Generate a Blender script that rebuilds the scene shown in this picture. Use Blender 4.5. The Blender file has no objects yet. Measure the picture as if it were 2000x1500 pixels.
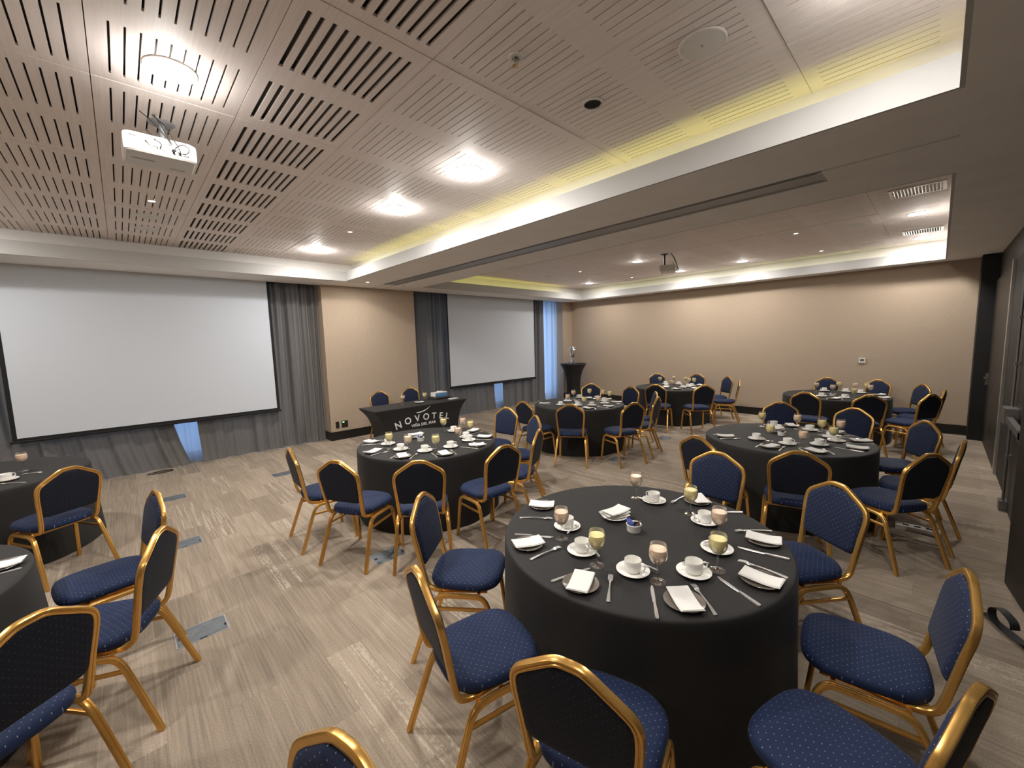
import bpy, math, random
from mathutils import Vector, Matrix
rnd = random.Random(7)
S = bpy.context.scene
COL = S.collection
PI = math.pi

# ------------------------------------------------------------------ camera, world, exposure
def make_camera():
    f, yaw, pitch, roll, H = 794.915, 0.8091, -0.1051, -0.0284, 1.8743
    fw = Vector((math.cos(yaw)*math.cos(pitch), math.sin(yaw)*math.cos(pitch), math.sin(pitch)))
    r = Vector((math.sin(yaw), -math.cos(yaw), 0)); u = r.cross(fw)
    c, s = math.cos(roll), math.sin(roll)
    r2 = c*r + s*u; u2 = -s*r + c*u
    cam = bpy.data.cameras.new('camera'); ob = bpy.data.objects.new('camera', cam); COL.objects.link(ob)
    cam.sensor_width = 36; cam.sensor_fit = 'HORIZONTAL'; cam.lens = f/2000*36
    cam.clip_start = 0.02; cam.clip_end = 200
    m = Matrix((r2, u2, -fw)).transposed().to_4x4(); m.translation = (0, 0, H)
    ob.matrix_world = m
    S.camera = ob
make_camera()
w = bpy.data.worlds.new('sky'); S.world = w; w.use_nodes = True
w.node_tree.nodes['Background'].inputs[0].default_value = (0.48, 0.68, 1.0, 1)
w.node_tree.nodes['Background'].inputs[1].default_value = 1.1
S.view_settings.view_transform = 'Standard'; S.view_settings.look = 'None'
S.view_settings.exposure = 1.46; S.view_settings.gamma = 1.0; S.view_settings.use_curve_mapping = False
LAMP_W = 13.0          # watts of each ceiling downlight
LAMP_COL = (1.0, 0.965, 0.92)
COVE_W = .17          # watts per metre of lit cove strip
COVE_COL = (1.0, 0.97, 0.25)

# ------------------------------------------------------------------ materials
def newmat(name):
    m = bpy.data.materials.new(name); m.use_nodes = True
    nt = m.node_tree; b = nt.nodes['Principled BSDF']
    return m, nt, b
def pmat(name, col, rough=0.5, metal=0.0, spec=0.5, noise=0.0, nscale=40.0, bump=0.0, bscale=300.0, stretch=(1,1,1), sheen=0.0):
    m, nt, b = newmat(name)
    b.inputs['Base Color'].default_value = (*col, 1); b.inputs['Roughness'].default_value = rough
    b.inputs['Metallic'].default_value = metal; b.inputs['Specular IOR Level'].default_value = spec
    if sheen: b.inputs['Sheen Weight'].default_value = sheen
    if noise or bump:
        g = nt.nodes.new('ShaderNodeNewGeometry'); mp = nt.nodes.new('ShaderNodeMapping')
        mp.inputs['Scale'].default_value = stretch
        nt.links.new(g.outputs['Position'], mp.inputs['Vector'])
    if noise:
        n = nt.nodes.new('ShaderNodeTexNoise'); n.inputs['Scale'].default_value = nscale; n.inputs['Detail'].default_value = 4
        nt.links.new(mp.outputs[0], n.inputs['Vector'])
        r = nt.nodes.new('ShaderNodeMapRange'); r.inputs['From Min'].default_value = .3; r.inputs['From Max'].default_value = .7
        r.inputs['To Min'].default_value = 1-noise; r.inputs['To Max'].default_value = 1+noise
        nt.links.new(n.outputs['Fac'], r.inputs['Value'])
        mx = nt.nodes.new('ShaderNodeVectorMath'); mx.operation = 'SCALE'; mx.inputs[0].default_value = col
        nt.links.new(r.outputs[0], mx.inputs['Scale']); nt.links.new(mx.outputs[0], b.inputs['Base Color'])
    if bump:
        n2 = nt.nodes.new('ShaderNodeTexNoise'); n2.inputs['Scale'].default_value = bscale
        nt.links.new(mp.outputs[0], n2.inputs['Vector'])
        bp = nt.nodes.new('ShaderNodeBump'); bp.inputs['Strength'].default_value = bump; bp.inputs['Distance'].default_value = 0.002
        nt.links.new(n2.outputs['Fac'], bp.inputs['Height']); nt.links.new(bp.outputs[0], b.inputs['Normal'])
    return m
def emat(name, col, strength):
    m, nt, b = newmat(name)
    b.inputs['Base Color'].default_value = (.8, .8, .8, 1)
    b.inputs['Emission Color'].default_value = (*col, 1); b.inputs['Emission Strength'].default_value = strength
    return m
def glassmat(name, tint=(1, 1, 1), lo=0.05, hi=0.75, rough=0.02):
    m, nt, b = newmat(name); nt.nodes.remove(b); out = nt.nodes['Material Output']
    t = nt.nodes.new('ShaderNodeBsdfTransparent'); t.inputs[0].default_value = (*tint, 1)
    g = nt.nodes.new('ShaderNodeBsdfGlossy'); g.inputs['Roughness'].default_value = rough
    lw = nt.nodes.new('ShaderNodeLayerWeight'); lw.inputs['Blend'].default_value = .35
    mr = nt.nodes.new('ShaderNodeMapRange'); mr.inputs['To Min'].default_value = lo; mr.inputs['To Max'].default_value = hi
    nt.links.new(lw.outputs['Facing'], mr.inputs['Value'])
    p = nt.nodes.new('ShaderNodeMath'); p.operation = 'POWER'; p.inputs[1].default_value = 1.35
    nt.links.new(mr.outputs[0], p.inputs[0])
    mx = nt.nodes.new('ShaderNodeMixShader'); nt.links.new(p.outputs[0], mx.inputs[0])
    nt.links.new(t.outputs[0], mx.inputs[1]); nt.links.new(g.outputs[0], mx.inputs[2]); nt.links.new(mx.outputs[0], out.inputs[0])
    return m
def curtainmat(name, col, trans, see=0.0, tcol=None):
    m, nt, b = newmat(name); nt.nodes.remove(b); out = nt.nodes['Material Output']
    d = nt.nodes.new('ShaderNodeBsdfDiffuse'); t = nt.nodes.new('ShaderNodeBsdfTranslucent')
    tc = nt.nodes.new('ShaderNodeNewGeometry'); mp = nt.nodes.new('ShaderNodeMapping'); mp.inputs['Scale'].default_value = (220, 220, 40)
    nt.links.new(tc.outputs['Position'], mp.inputs['Vector'])
    n = nt.nodes.new('ShaderNodeTexNoise'); n.inputs['Scale'].default_value = 1; nt.links.new(mp.outputs[0], n.inputs['Vector'])
    mr = nt.nodes.new('ShaderNodeMapRange'); mr.inputs['To Min'].default_value = .75; mr.inputs['To Max'].default_value = 1.25
    nt.links.new(n.outputs['Fac'], mr.inputs['Value'])
    mx0 = nt.nodes.new('ShaderNodeVectorMath'); mx0.operation = 'SCALE'; mx0.inputs[0].default_value = col
    nt.links.new(mr.outputs[0], mx0.inputs['Scale']); nt.links.new(mx0.outputs[0], d.inputs[0])
    t.inputs[0].default_value = (*(tcol or col), 1)
    mx = nt.nodes.new('ShaderNodeMixShader'); mx.inputs[0].default_value = trans
    nt.links.new(d.outputs[0], mx.inputs[1]); nt.links.new(t.outputs[0], mx.inputs[2])
    tr = nt.nodes.new('ShaderNodeBsdfTransparent')
    m2 = nt.nodes.new('ShaderNodeMixShader'); m2.inputs[0].default_value = see
    nt.links.new(mx.outputs[0], m2.inputs[1]); nt.links.new(tr.outputs[0], m2.inputs[2]); nt.links.new(m2.outputs[0], out.inputs[0])
    return m
def mathn(nt, op, a, b=None, c=None):
    n = nt.nodes.new('ShaderNodeMath'); n.operation = op
    for i, v in enumerate((a, b, c)):
        if v is None: continue
        if isinstance(v, (int, float)): n.inputs[i].default_value = v
        else: nt.links.new(v, n.inputs[i])
    return n.outputs[0]
def fabricmat(name, col, axes, pitch=0.033, rad=0.0016, dot=(.22, .25, .33)):
    """navy weave with a staggered grid of small pale dots in the plane AXES of the object's own coordinates"""
    m, nt, b = newmat(name)
    tc = nt.nodes.new('ShaderNodeTexCoord'); sp = nt.nodes.new('ShaderNodeSeparateXYZ'); nt.links.new(tc.outputs['Object'], sp.inputs[0])
    U, V = sp.outputs[axes[0]], sp.outputs[axes[1]]
    def dots(off):
        du = mathn(nt, 'SUBTRACT', mathn(nt, 'FRACT', mathn(nt, 'ADD', mathn(nt, 'DIVIDE', U, pitch), off)), .5)
        dv = mathn(nt, 'SUBTRACT', mathn(nt, 'FRACT', mathn(nt, 'ADD', mathn(nt, 'DIVIDE', V, pitch), off)), .5)
        d = mathn(nt, 'SQRT', mathn(nt, 'ADD', mathn(nt, 'MULTIPLY', du, du), mathn(nt, 'MULTIPLY', dv, dv)))
        return mathn(nt, 'LESS_THAN', d, rad/pitch)
    dd = mathn(nt, 'MAXIMUM', dots(0.0), dots(0.5))
    n = nt.nodes.new('ShaderNodeTexNoise'); n.inputs['Scale'].default_value = 260; nt.links.new(tc.outputs['Object'], n.inputs['Vector'])
    mr = nt.nodes.new('ShaderNodeMapRange'); mr.inputs['To Min'].default_value = .7; mr.inputs['To Max'].default_value = 1.3
    nt.links.new(n.outputs['Fac'], mr.inputs['Value'])
    sc = nt.nodes.new('ShaderNodeVectorMath'); sc.operation = 'SCALE'; sc.inputs[0].default_value = col; nt.links.new(mr.outputs[0], sc.inputs['Scale'])
    mix = nt.nodes.new('ShaderNodeMix'); mix.data_type = 'RGBA'; nt.links.new(dd, mix.inputs['Factor'])
    nt.links.new(sc.outputs[0], mix.inputs['A']); mix.inputs['B'].default_value = (*dot, 1)
    nt.links.new(mix.outputs['Result'], b.inputs['Base Color'])
    b.inputs['Roughness'].default_value = .75; b.inputs['Specular IOR Level'].default_value = .25
    b.inputs['Sheen Weight'].default_value = .04; b.inputs['Sheen Roughness'].default_value = .4
    return m
def carpetmat():
    m, nt, b = newmat('carpet')
    g = nt.nodes.new('ShaderNodeNewGeometry'); sp = nt.nodes.new('ShaderNodeSeparateXYZ'); nt.links.new(g.outputs['Position'], sp.inputs[0])
    X, Y = sp.outputs[0], sp.outputs[1]
    ix = mathn(nt, 'FLOOR', mathn(nt, 'DIVIDE', mathn(nt, 'SUBTRACT', X, TX0), TW))
    iy = mathn(nt, 'FLOOR', mathn(nt, 'DIVIDE', mathn(nt, 'SUBTRACT', mathn(nt, 'SUBTRACT', Y, TY0), mathn(nt, 'MULTIPLY', mathn(nt, 'FLOORED_MODULO', ix, 2.0), TL/2)), TL))
    cb = nt.nodes.new('ShaderNodeCombineXYZ'); nt.links.new(ix, cb.inputs[0]); nt.links.new(iy, cb.inputs[1])
    wn = nt.nodes.new('ShaderNodeTexWhiteNoise'); wn.noise_dimensions = '2D'; nt.links.new(cb.outputs[0], wn.inputs['Vector'])
    wc = nt.nodes.new('ShaderNodeSeparateColor'); nt.links.new(wn.outputs['Color'], wc.inputs[0])
    def field(kx, ky, ro, det=2.0):
        c = nt.nodes.new('ShaderNodeCombineXYZ')
        nt.links.new(mathn(nt, 'MULTIPLY', X, kx), c.inputs[0])
        nt.links.new(mathn(nt, 'ADD', mathn(nt, 'MULTIPLY', Y, ky), mathn(nt, 'MULTIPLY', ro, 37.0)), c.inputs[1])
        n = nt.nodes.new('ShaderNodeTexNoise'); n.inputs['Scale'].default_value = 1; n.inputs['Detail'].default_value = det
        nt.links.new(c.outputs[0], n.inputs['Vector']); return n.outputs['Fac']
    fine = field(85, 2.2, wc.outputs[1], 3); broad = field(20, 1.0, wc.outputs[2]); band = field(26, .25, wc.outputs[2], 1); blot = field(70, 30, wc.outputs[0], 2)
    n3 = nt.nodes.new('ShaderNodeTexNoise'); n3.inputs['Scale'].default_value = 150; n3.inputs['Detail'].default_value = 3; nt.links.new(g.outputs['Position'], n3.inputs['Vector'])
    ramp = nt.nodes.new('ShaderNodeValToRGB'); e = ramp.color_ramp.elements
    e[0].position = 0.0; e[0].color = (.190, .157, .124, 1); e[1].position = 1.0; e[1].color = (.430, .355, .278, 1)
    k = ramp.color_ramp.elements.new(.5); k.color = (.305, .248, .190, 1)
    odd = mathn(nt, 'SUBTRACT', mathn(nt, 'POWER', wc.outputs[0], 3.0), mathn(nt, 'POWER', mathn(nt, 'SUBTRACT', 1.0, wc.outputs[0]), 3.0))
    tone = mathn(nt, 'ADD', mathn(nt, 'MULTIPLY', odd, .23), mathn(nt, 'ADD', mathn(nt, 'MULTIPLY', mathn(nt, 'SUBTRACT', fine, .5), 1.05), mathn(nt, 'MULTIPLY', mathn(nt, 'SUBTRACT', broad, .5), .55)))
    tone = mathn(nt, 'ADD', tone, .5)
    nt.links.new(tone, ramp.inputs[0])
    def smooth(v, a, b_):
        m_ = nt.nodes.new('ShaderNodeMapRange'); m_.inputs['From Min'].default_value = a; m_.inputs['From Max'].default_value = b_; nt.links.new(v, m_.inputs['Value']); return m_.outputs[0]
    # worn pale streaks on some tiles
    msk = mathn(nt, 'MULTIPLY', mathn(nt, 'GREATER_THAN', wc.outputs[1], .74), mathn(nt, 'MULTIPLY', smooth(band, .50, .56), smooth(mathn(nt, 'ADD', blot, mathn(nt, 'MULTIPLY', mathn(nt, 'SUBTRACT', fine, .5), 1.0)), .44, .60)))
    mix = nt.nodes.new('ShaderNodeMix'); mix.data_type = 'RGBA'; nt.links.new(mathn(nt, 'MULTIPLY', msk, .60), mix.inputs['Factor'])
    nt.links.new(ramp.outputs[0], mix.inputs['A']); mix.inputs['B'].default_value = (.55, .475, .385, 1)
    sc = nt.nodes.new('ShaderNodeMix'); sc.data_type = 'RGBA'; sc.blend_type = 'MULTIPLY'; sc.inputs['Factor'].default_value = 1
    mr = nt.nodes.new('ShaderNodeMapRange'); mr.inputs['From Min'].default_value = .3; mr.inputs['From Max'].default_value = .7; mr.inputs['To Min'].default_value = .82; mr.inputs['To Max'].default_value = 1.18
    nt.links.new(n3.outputs['Fac'], mr.inputs['Value'])
    nt.links.new(mix.outputs['Result'], sc.inputs['A']); nt.links.new(mr.outputs[0], sc.inputs['B'])
    nt.links.new(sc.outputs['Result'], b.inputs['Base Color'])
    b.inputs['Roughness'].default_value = .95; b.inputs['Specular IOR Level'].default_value = .05
    bp = nt.nodes.new('ShaderNodeBump'); bp.inputs['Strength'].default_value = .35; bp.inputs['Distance'].default_value = .003
    nt.links.new(n3.outputs['Fac'], bp.inputs['Height']); nt.links.new(bp.outputs[0], b.inputs['Normal'])
    return m
TW, TL, TX0, TY0 = 0.245, 0.97, -2.95, -0.94

M = {}
M['carpet'] = carpetmat()
M['wallpaper'] = pmat('beige_wallpaper', (.44, .345, .255), .85, noise=.05, nscale=1.0, stretch=(160, 160, 14), bump=.15, bscale=260)
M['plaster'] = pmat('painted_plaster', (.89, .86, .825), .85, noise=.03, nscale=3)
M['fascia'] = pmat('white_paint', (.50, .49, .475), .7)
M['wood_ceiling'] = pmat('taupe_wood', (.89, .81, .77), .6, noise=.05, nscale=1.0, stretch=(90, 3.0, 20), spec=.3)
M['black'] = pmat('matt_black', (.006, .006, .006), .8)
M['baseboard'] = pmat('black_lacquer', (.012, .011, .010), .35)
M['dark_wood'] = pmat('dark_brown_laminate', (.015, .0108, .008), .5, noise=.25, nscale=1.0, stretch=(40, 40, 4))
M['dark_column'] = pmat('near_black_panel', (.006, .005, .0045), .6)
M['aluminium'] = pmat('aluminium', (.55, .54, .52), .35, 1.0)
M['dull_metal'] = pmat('dull_door_metal', (.22, .21, .20), .4, .8)
M['grey_metal'] = pmat('grey_painted_metal', (.36, .365, .38), .45, .2)
M['plenum'] = pmat('plenum_felt', (.15, .132, .12), .9)
M['steel_plate'] = pmat('brushed_steel_plate', (.23, .25, .27), .42, .7, noise=.15, nscale=25)
M['gold'] = pmat('gold_lacquered_tube', (.68, .385, .105), .27, .75, noise=.06, nscale=14)
M['seat_fabric'] = fabricmat('navy_dotted_seat_fabric', (.0095, .019, .058), (0, 1))
M['back_fabric'] = fabricmat('navy_dotted_back_fabric', (.010, .017, .046), (0, 2))
M['shaded_fabric'] = fabricmat('navy_shaded_rear_fabric', (.007, .009, .018), (0, 2), rad=.0014, dot=(.10, .11, .13))  # same navy fabric, with the shade on the chair rears put into its colour
M['cloth'] = pmat('black_tablecloth', (.014, .0128, .012), .72, noise=.12, nscale=220, bump=.12, bscale=700, spec=.35, sheen=.04)
M['stretch'] = pmat('black_stretch_cover', (.013, .012, .012), .7, spec=.35, sheen=.05)
M['lettering'] = pmat('white_print', (.80, .79, .77), .7)
M['china'] = pmat('white_china', (.86, .84, .79), .16, spec=.5)
M['smoke_plate'] = pmat('grey_brown_glass_plate', (.17, .145, .120), .18, spec=.7)
M['napkin'] = pmat('white_paper_napkin', (.76, .74, .70), .9, bump=.2, bscale=90)
M['steel'] = pmat('polished_cutlery_steel', (.88, .87, .85), .27, .85)
M['chrome'] = pmat('chrome', (.75, .74, .72), .08, 1.0)
M['glass'] = glassmat('clear_drinking_glass', lo=.13, hi=1.0)
M['window_glass'] = glassmat('window_glass', (.93, .97, 1.0), .02, .5)
M['juice_y'] = pmat('pale_yellow_juice', (.90, .77, .36), .3)
M['juice_p'] = pmat('peach_juice', (.92, .69, .50), .3)
M['screen_white'] = pmat('projection_screen_white', (.63, .675, .74), .9)
M['curtain'] = curtainmat('grey_curtain', (.170, .160, .152), .09, .0, (.20, .165, .14))
M['sheer'] = curtainmat('white_sheer', (.50, .53, .58), .60, .04, (.52, .60, .72))
M['sheer_gap'] = curtainmat('grey_blue_sheer', (.26, .27, .30), .42, .03, (.40, .45, .55))
M['plastic_white'] = pmat('white_plastic', (.78, .75, .71), .4)
M['plastic_grey'] = pmat('grey_plastic', (.42, .40, .37), .45)
M['dark_plastic'] = pmat('dark_plastic', (.025, .024, .023), .4)
M['lamp'] = emat('lit_diffuser', (1.0, .96, .9), 9.0)
M['spot_lit'] = emat('lit_spot', (1.0, .90, .75), 3.0)
M['green_led'] = emat('green_display', (.1, .9, .2), 1.2)
M['grille'] = pmat('speaker_grille', (.80, .765, .73), .6, noise=.08, nscale=600)
M['blue_pack'] = pmat('blue_sachet', (.05, .09, .40), .35)
M['brown_pack'] = pmat('brown_sachet', (.16, .085, .05), .45)
M['blue_box'] = pmat('light_blue_card', (.09, .28, .55), .5)
M['lcd'] = pmat('lcd_grey', (.11, .115, .10), .2)
M['strap'] = pmat('black_webbing', (.010, .010, .010), .55)
M['tumbler'] = glassmat('tumbler_glass', (.85, .90, 1.0), .40, 1.0, .15)

# ------------------------------------------------------------------ mesh builder
class MB:
    def __init__(s): s.v = []; s.f = []
    def quad(s, a, b, c, d):
        n = len(s.v); s.v += [a, b, c, d]; s.f.append((n, n+1, n+2, n+3)); return s
    def box(s, x0, x1, y0, y1, z0, z1, mtx=None):
        n = len(s.v)
        P = [(x, y, z) for z in (z0, z1) for y in (y0, y1) for x in (x0, x1)]
        if mtx: P = [tuple(mtx @ Vector(p)) for p in P]
        s.v += P
        s.f += [(n, n+2, n+3, n+1), (n+4, n+5, n+7, n+6), (n, n+1, n+5, n+4), (n+2, n+6, n+7, n+3), (n, n+4, n+6, n+2), (n+1, n+3, n+7, n+5)]
        return s
    def rings(s, R, cap0=True, cap1=True, closed=True):
        n = len(s.v); m = len(R[0])
        for r in R: s.v += [tuple(p) for p in r]
        for i in range(len(R)-1):
            for j in range(m if closed else m-1):
                a = n+i*m+j; b = n+i*m+(j+1) % m
                s.f.append((a, b, b+m, a+m))
        if cap0: s.f.append(tuple(n+m-1-j for j in range(m)))
        if cap1: s.f.append(tuple(n+(len(R)-1)*m+j for j in range(m)))
        return s
    def lathe(s, prof, n=24, c=(0, 0, 0), cap0=True, cap1=True, mtx=None):
        R = []
        for r, z in prof:
            ring = [Vector((r*math.cos(2*PI*j/n), r*math.sin(2*PI*j/n), z)) for j in range(n)]
            ring = [(mtx @ p if mtx else p + Vector(c)) for p in ring]
            R.append(ring)
        return s.rings(R, cap0, cap1)
    def sweep(s, path, prof, n0=None, cap=True):
        P = [Vector(p) for p in path]; T = []
        for i in range(len(P)):
            a = P[max(i-1, 0)]; b = P[min(i+1, len(P)-1)]; T.append((b-a).normalized())
        N = Vector(n0) if n0 else T[0].orthogonal()
        N = (N - T[0]*N.dot(T[0])).normalized(); R = []
        for i in range(len(P)):
            if i:
                q = T[i-1].rotation_difference(T[i]); N = q @ N; N = (N - T[i]*N.dot(T[i])).normalized()
            B = T[i].cross(N)
            R.append([P[i] + N*a + B*b for a, b in prof])
        return s.rings(R, cap, cap)
    def build(s, name, mat, parent=None, smooth=35, loc=None, rotz=0):
        me = bpy.data.meshes.new(name); me.from_pydata([tuple(p) for p in s.v], [], s.f); me.materials.append(mat); me.validate()
        fix_normals(me)
        if smooth:
            me.shade_smooth(); me.set_sharp_from_angle(angle=math.radians(smooth))
        o = bpy.data.objects.new(name, me); COL.objects.link(o)
        if parent: o.parent = parent
        if loc: o.location = loc
        o.rotation_euler.z = rotz
        return o
import bmesh
def fix_normals(me):
    bm = bmesh.new(); bm.from_mesh(me); bmesh.ops.recalc_face_normals(bm, faces=bm.faces); bm.to_mesh(me); bm.free()
def spline(pts, sub=5):
    P = [Vector(p) for p in pts]; out = []
    for i in range(len(P)-1):
        p0 = P[max(i-1, 0)]; p1 = P[i]; p2 = P[i+1]; p3 = P[min(i+2, len(P)-1)]
        for k in range(sub):
            t = k/sub
            out.append(.5*((2*p1) + (p2-p0)*t + (2*p0-5*p1+4*p2-p3)*t*t + (3*p1-p0-3*p2+p3)*t**3))
    out.append(P[-1]); return out
def circ(r, n=8): return [(r*math.cos(2*PI*i/n), r*math.sin(2*PI*i/n)) for i in range(n)]
def empty(name, label, cat, loc=(0, 0, 0), rotz=0, group=None):
    o = bpy.data.objects.new(name, None); o.empty_display_size = .1; COL.objects.link(o)
    o.location = loc; o.rotation_euler.z = rotz
    return tag(o, label, cat, group)
def tag(o, label, cat, group=None):
    o['label'] = label; o['category'] = cat
    if group: o['group'] = group
    return o
def struct(o): o['kind'] = 'structure'; return o
def dup(root, loc=None, rotz=None, label=None, group=None):
    r = root.copy(); COL.objects.link(r)
    if loc is not None: r.location = loc
    if rotz is not None: r.rotation_euler.z = rotz
    if label: r['label'] = label
    if group: r['group'] = group
    for ch in root.children:
        c = ch.copy(); COL.objects.link(c); c.parent = r
        for g in ch.children:
            d = g.copy(); COL.objects.link(d); d.parent = c
    return r
def area_light(name, loc, size, energy, col, shape='DISK', size_y=None, rot=(0, 0, 0), parent=None):
    l = bpy.data.lights.new(name, 'AREA'); l.shape = shape; l.size = size; l.energy = energy; l.color = col
    if size_y: l.size_y = size_y
    o = bpy.data.objects.new(name, l); COL.objects.link(o); o.location = loc; o.rotation_euler = rot
    if parent: o.parent = parent
    return o

# ================================================================== THE ROOM
ZS = 3.049                       # soffit underside
ZCS = (3.375, 3.400); KC = (1.0135, 1.030)     # slotted ceilings of the near and the far half, and their grids' stretch
def ceil_pt(x, y, z=None):
    h = 1 if x > 4.5 else 0
    return (x*KC[h], y*KC[h], ZCS[h]) if z is None else (x, y, z)
R1 = (-2.40, 3.086, 0.0, 7.57)   # tray openings of the two halves of the room
R2 = (4.716, 10.198, 0.0, 7.55)
XL, XR, YD, YW = -2.9, 10.6, -0.62, 8.75
GRP = ((.090, .570), (.740, 1.220))
PW, PH = .652, 1.29

floor = struct(MB().box(XL, XR, YD, YW, -.06, -.006).build('floor', M['black'], smooth=0))
def tile_mesh():
    return MB().box(0, TW-.0006, 0, TL-.0006, -.006, 0)
cells = []
fx, fy = .6863, .7197
for i in range(56):
    for j in range(-1, 11):
        x = TX0+i*TW; y = TY0+j*TL+(i % 2)*TL/2
        if x > XR-.01 or y > YW-.05 or x+TW < XL or y+TL < YD: continue
        cx, cy = x+TW/2, y+TL/2; d = math.hypot(cx, cy); a = math.acos(max(-1, min(1, (cx*fx+cy*fy)/max(d, .01))))
        seen = 1.0 if a < math.radians(54) and d > 1.0 else 0.02
        cells.append((-seen/(d*d+3.5)**1.5, x, y))
cells.sort()
tp = tile_mesh().build('carpet_tile', M['carpet'], floor, smooth=0)
for n, (s, x, y) in enumerate(cells[:300]):
    o = tp if n == 0 else tp.copy()
    if n: COL.objects.link(o)
    o.location = (x, y, 0)
rest = MB()
for s, x, y in cells[300:]:
    rest.box(x, x+TW-.0006, y, y+TL-.0006, -.006, 0)
o = rest.build('distant_carpet_tiles', M['carpet'], floor, smooth=0); o['kind'] = 'stuff'

# ---- slotted ceiling
ceil = struct(MB().box(XL, XR, YD, YW, 3.435, 3.50).build('ceiling', M['plenum'], smooth=0))
def panel(sw):
    mb = MB(); W, H, D = PW-.004, PH-.004, .014
    xs = [0.0]
    for i in range(10): c = .075+i*.0556; xs += [c-sw/2, c+sw/2]
    xs.append(W); ys = [0, GRP[0][0], GRP[0][1], GRP[1][0], GRP[1][1], H]
    q = lambda x0, x1, y0, y1: mb.quad((x0, y0, 0), (x0, y1, 0), (x1, y1, 0), (x1, y0, 0))
    for k in range(5):
        if k % 2 == 0: q(0, W, ys[k], ys[k+1])
        else:
            for i in range(0, len(xs), 2): q(xs[i], xs[i+1], ys[k], ys[k+1])
            for i in range(1, len(xs)-1, 2):
                a, b, c, d = xs[i], xs[i+1], ys[k], ys[k+1]
                mb.quad((a, c, 0), (a, d, 0), (a, d, D), (a, c, D)); mb.quad((b, c, 0), (b, d, 0), (b, d, D), (b, c, D))
                mb.quad((a, c, 0), (b, c, 0), (b, c, D), (a, c, D)); mb.quad((a, d, 0), (b, d, 0), (b, d, D), (a, d, D))
    mb.quad((0, 0, 0), (W, 0, 0), (W, 0, D), (0, 0, D)); mb.quad((0, H, 0), (W, H, 0), (W, H, D), (0, H, D))
    mb.quad((0, 0, 0), (0, H, 0), (0, H, D), (0, 0, D)); mb.quad((W, 0, 0), (W, H, 0), (W, H, D), (W, 0, D))
    return mb
protos = {}
def put_panel(x, y, sw, h):
    if sw not in protos: o = protos[sw] = panel(sw).build('ceiling_panel', M['wood_ceiling'], ceil, smooth=0)
    else: o = protos[sw].copy(); COL.objects.link(o)
    o.scale = (KC[h], KC[h], 1)
    o.location = ((x+.002)*KC[h], (y+.002)*KC[h], ZCS[h]+rnd.uniform(-.0035, .0015))
for k in range(-4, 5):
    for r in range(7):
        put_panel(.02+k*PW, .63-PH+r*PH, .023 if k == 1 else (.0095 if k < 1 else .0065), 0)
for k in range(-1, 9):
    for r in range(7):
        put_panel(4.524+k*PW, .63-PH+r*PH, .0066, 1)
# ---- plaster soffit and the trays' upstands
sf = MB(); L = .02
sb = lambda x0, x1, y0, y1: sf.box(x0, x1, y0, y1, ZS, ZS+.05)
sb(XL, XR, R1[3]+L, 8.235); sb(XL, 2.87, 8.235, 8.33)
sb(XL, XR, YD, -L)
sb(XL, R1[0]-L, -L, R1[3]+L)
sb(R1[1]+L, 3.82, -L, R1[3]+L); sb(4.13, R2[0]-L, -L, R1[3]+L); sb(3.85, 4.13, -L, .67)
sb(R2[1]+L, XR, -L, R1[3]+L)
soffit = struct(sf.build('ceiling_soffit', M['plaster'], smooth=0))
def tray(R, name):
    x0, x1, y0, y1 = R; t = .205
    b = MB(); z0, z1 = ZS+.05, 3.44
    b.box(x0-t-.03, x0-t, y0-t, y1+t, z0, z1); b.box(x1+t, x1+t+.03, y0-t, y1+t, z0, z1)
    b.box(x0-t, x1+t, y0-t-.03, y0-t, z0, z1); b.box(x0-t, x1+t, y1+t, y1+t+.03, z0, z1)
    b.build('cove_wall', M['plaster'], soffit, smooth=0)
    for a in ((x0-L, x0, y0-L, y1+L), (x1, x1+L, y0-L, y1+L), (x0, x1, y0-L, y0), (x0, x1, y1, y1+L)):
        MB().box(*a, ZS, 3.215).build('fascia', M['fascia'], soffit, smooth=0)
tray(R1, 'a'); tray(R2, 'b')
t = MB(); t.box(3.862, 4.13, .67, R1[3]+.6, ZS+.004, ZS+.05); t.box(3.87, 3.885, .70, R1[3]+.6, ZS-.002, ZS+.02); t.box(4.09, 4.105, .70, R1[3]+.6, ZS-.002, ZS+.02)
tag(t.build('partition_track', M['grey_metal'], smooth=0), 'long grey metal folding-wall track set in the ceiling beam', 'track')

# cove strips: lights of the tray edges
def cove(name, x0, x1, y0, y1, wpm, col):
    ln = max(x1-x0, y1-y0)
    area_light(name, ((x0+x1)/2, (y0+y1)/2, 3.125), x1-x0, ln*wpm, col, 'RECTANGLE', y1-y0, (PI, 0, 0))
cove('cove_strip', 3.16, 3.20, .1, 7.3, COVE_W, COVE_COL)
cove('cove_strip', 5.0, 9.4, 7.62, 7.66, COVE_W, COVE_COL)
cove('cove_strip', 10.27, 10.31, .2, 7.3, COVE_W*.55, (.95, 1.0, .40))

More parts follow.
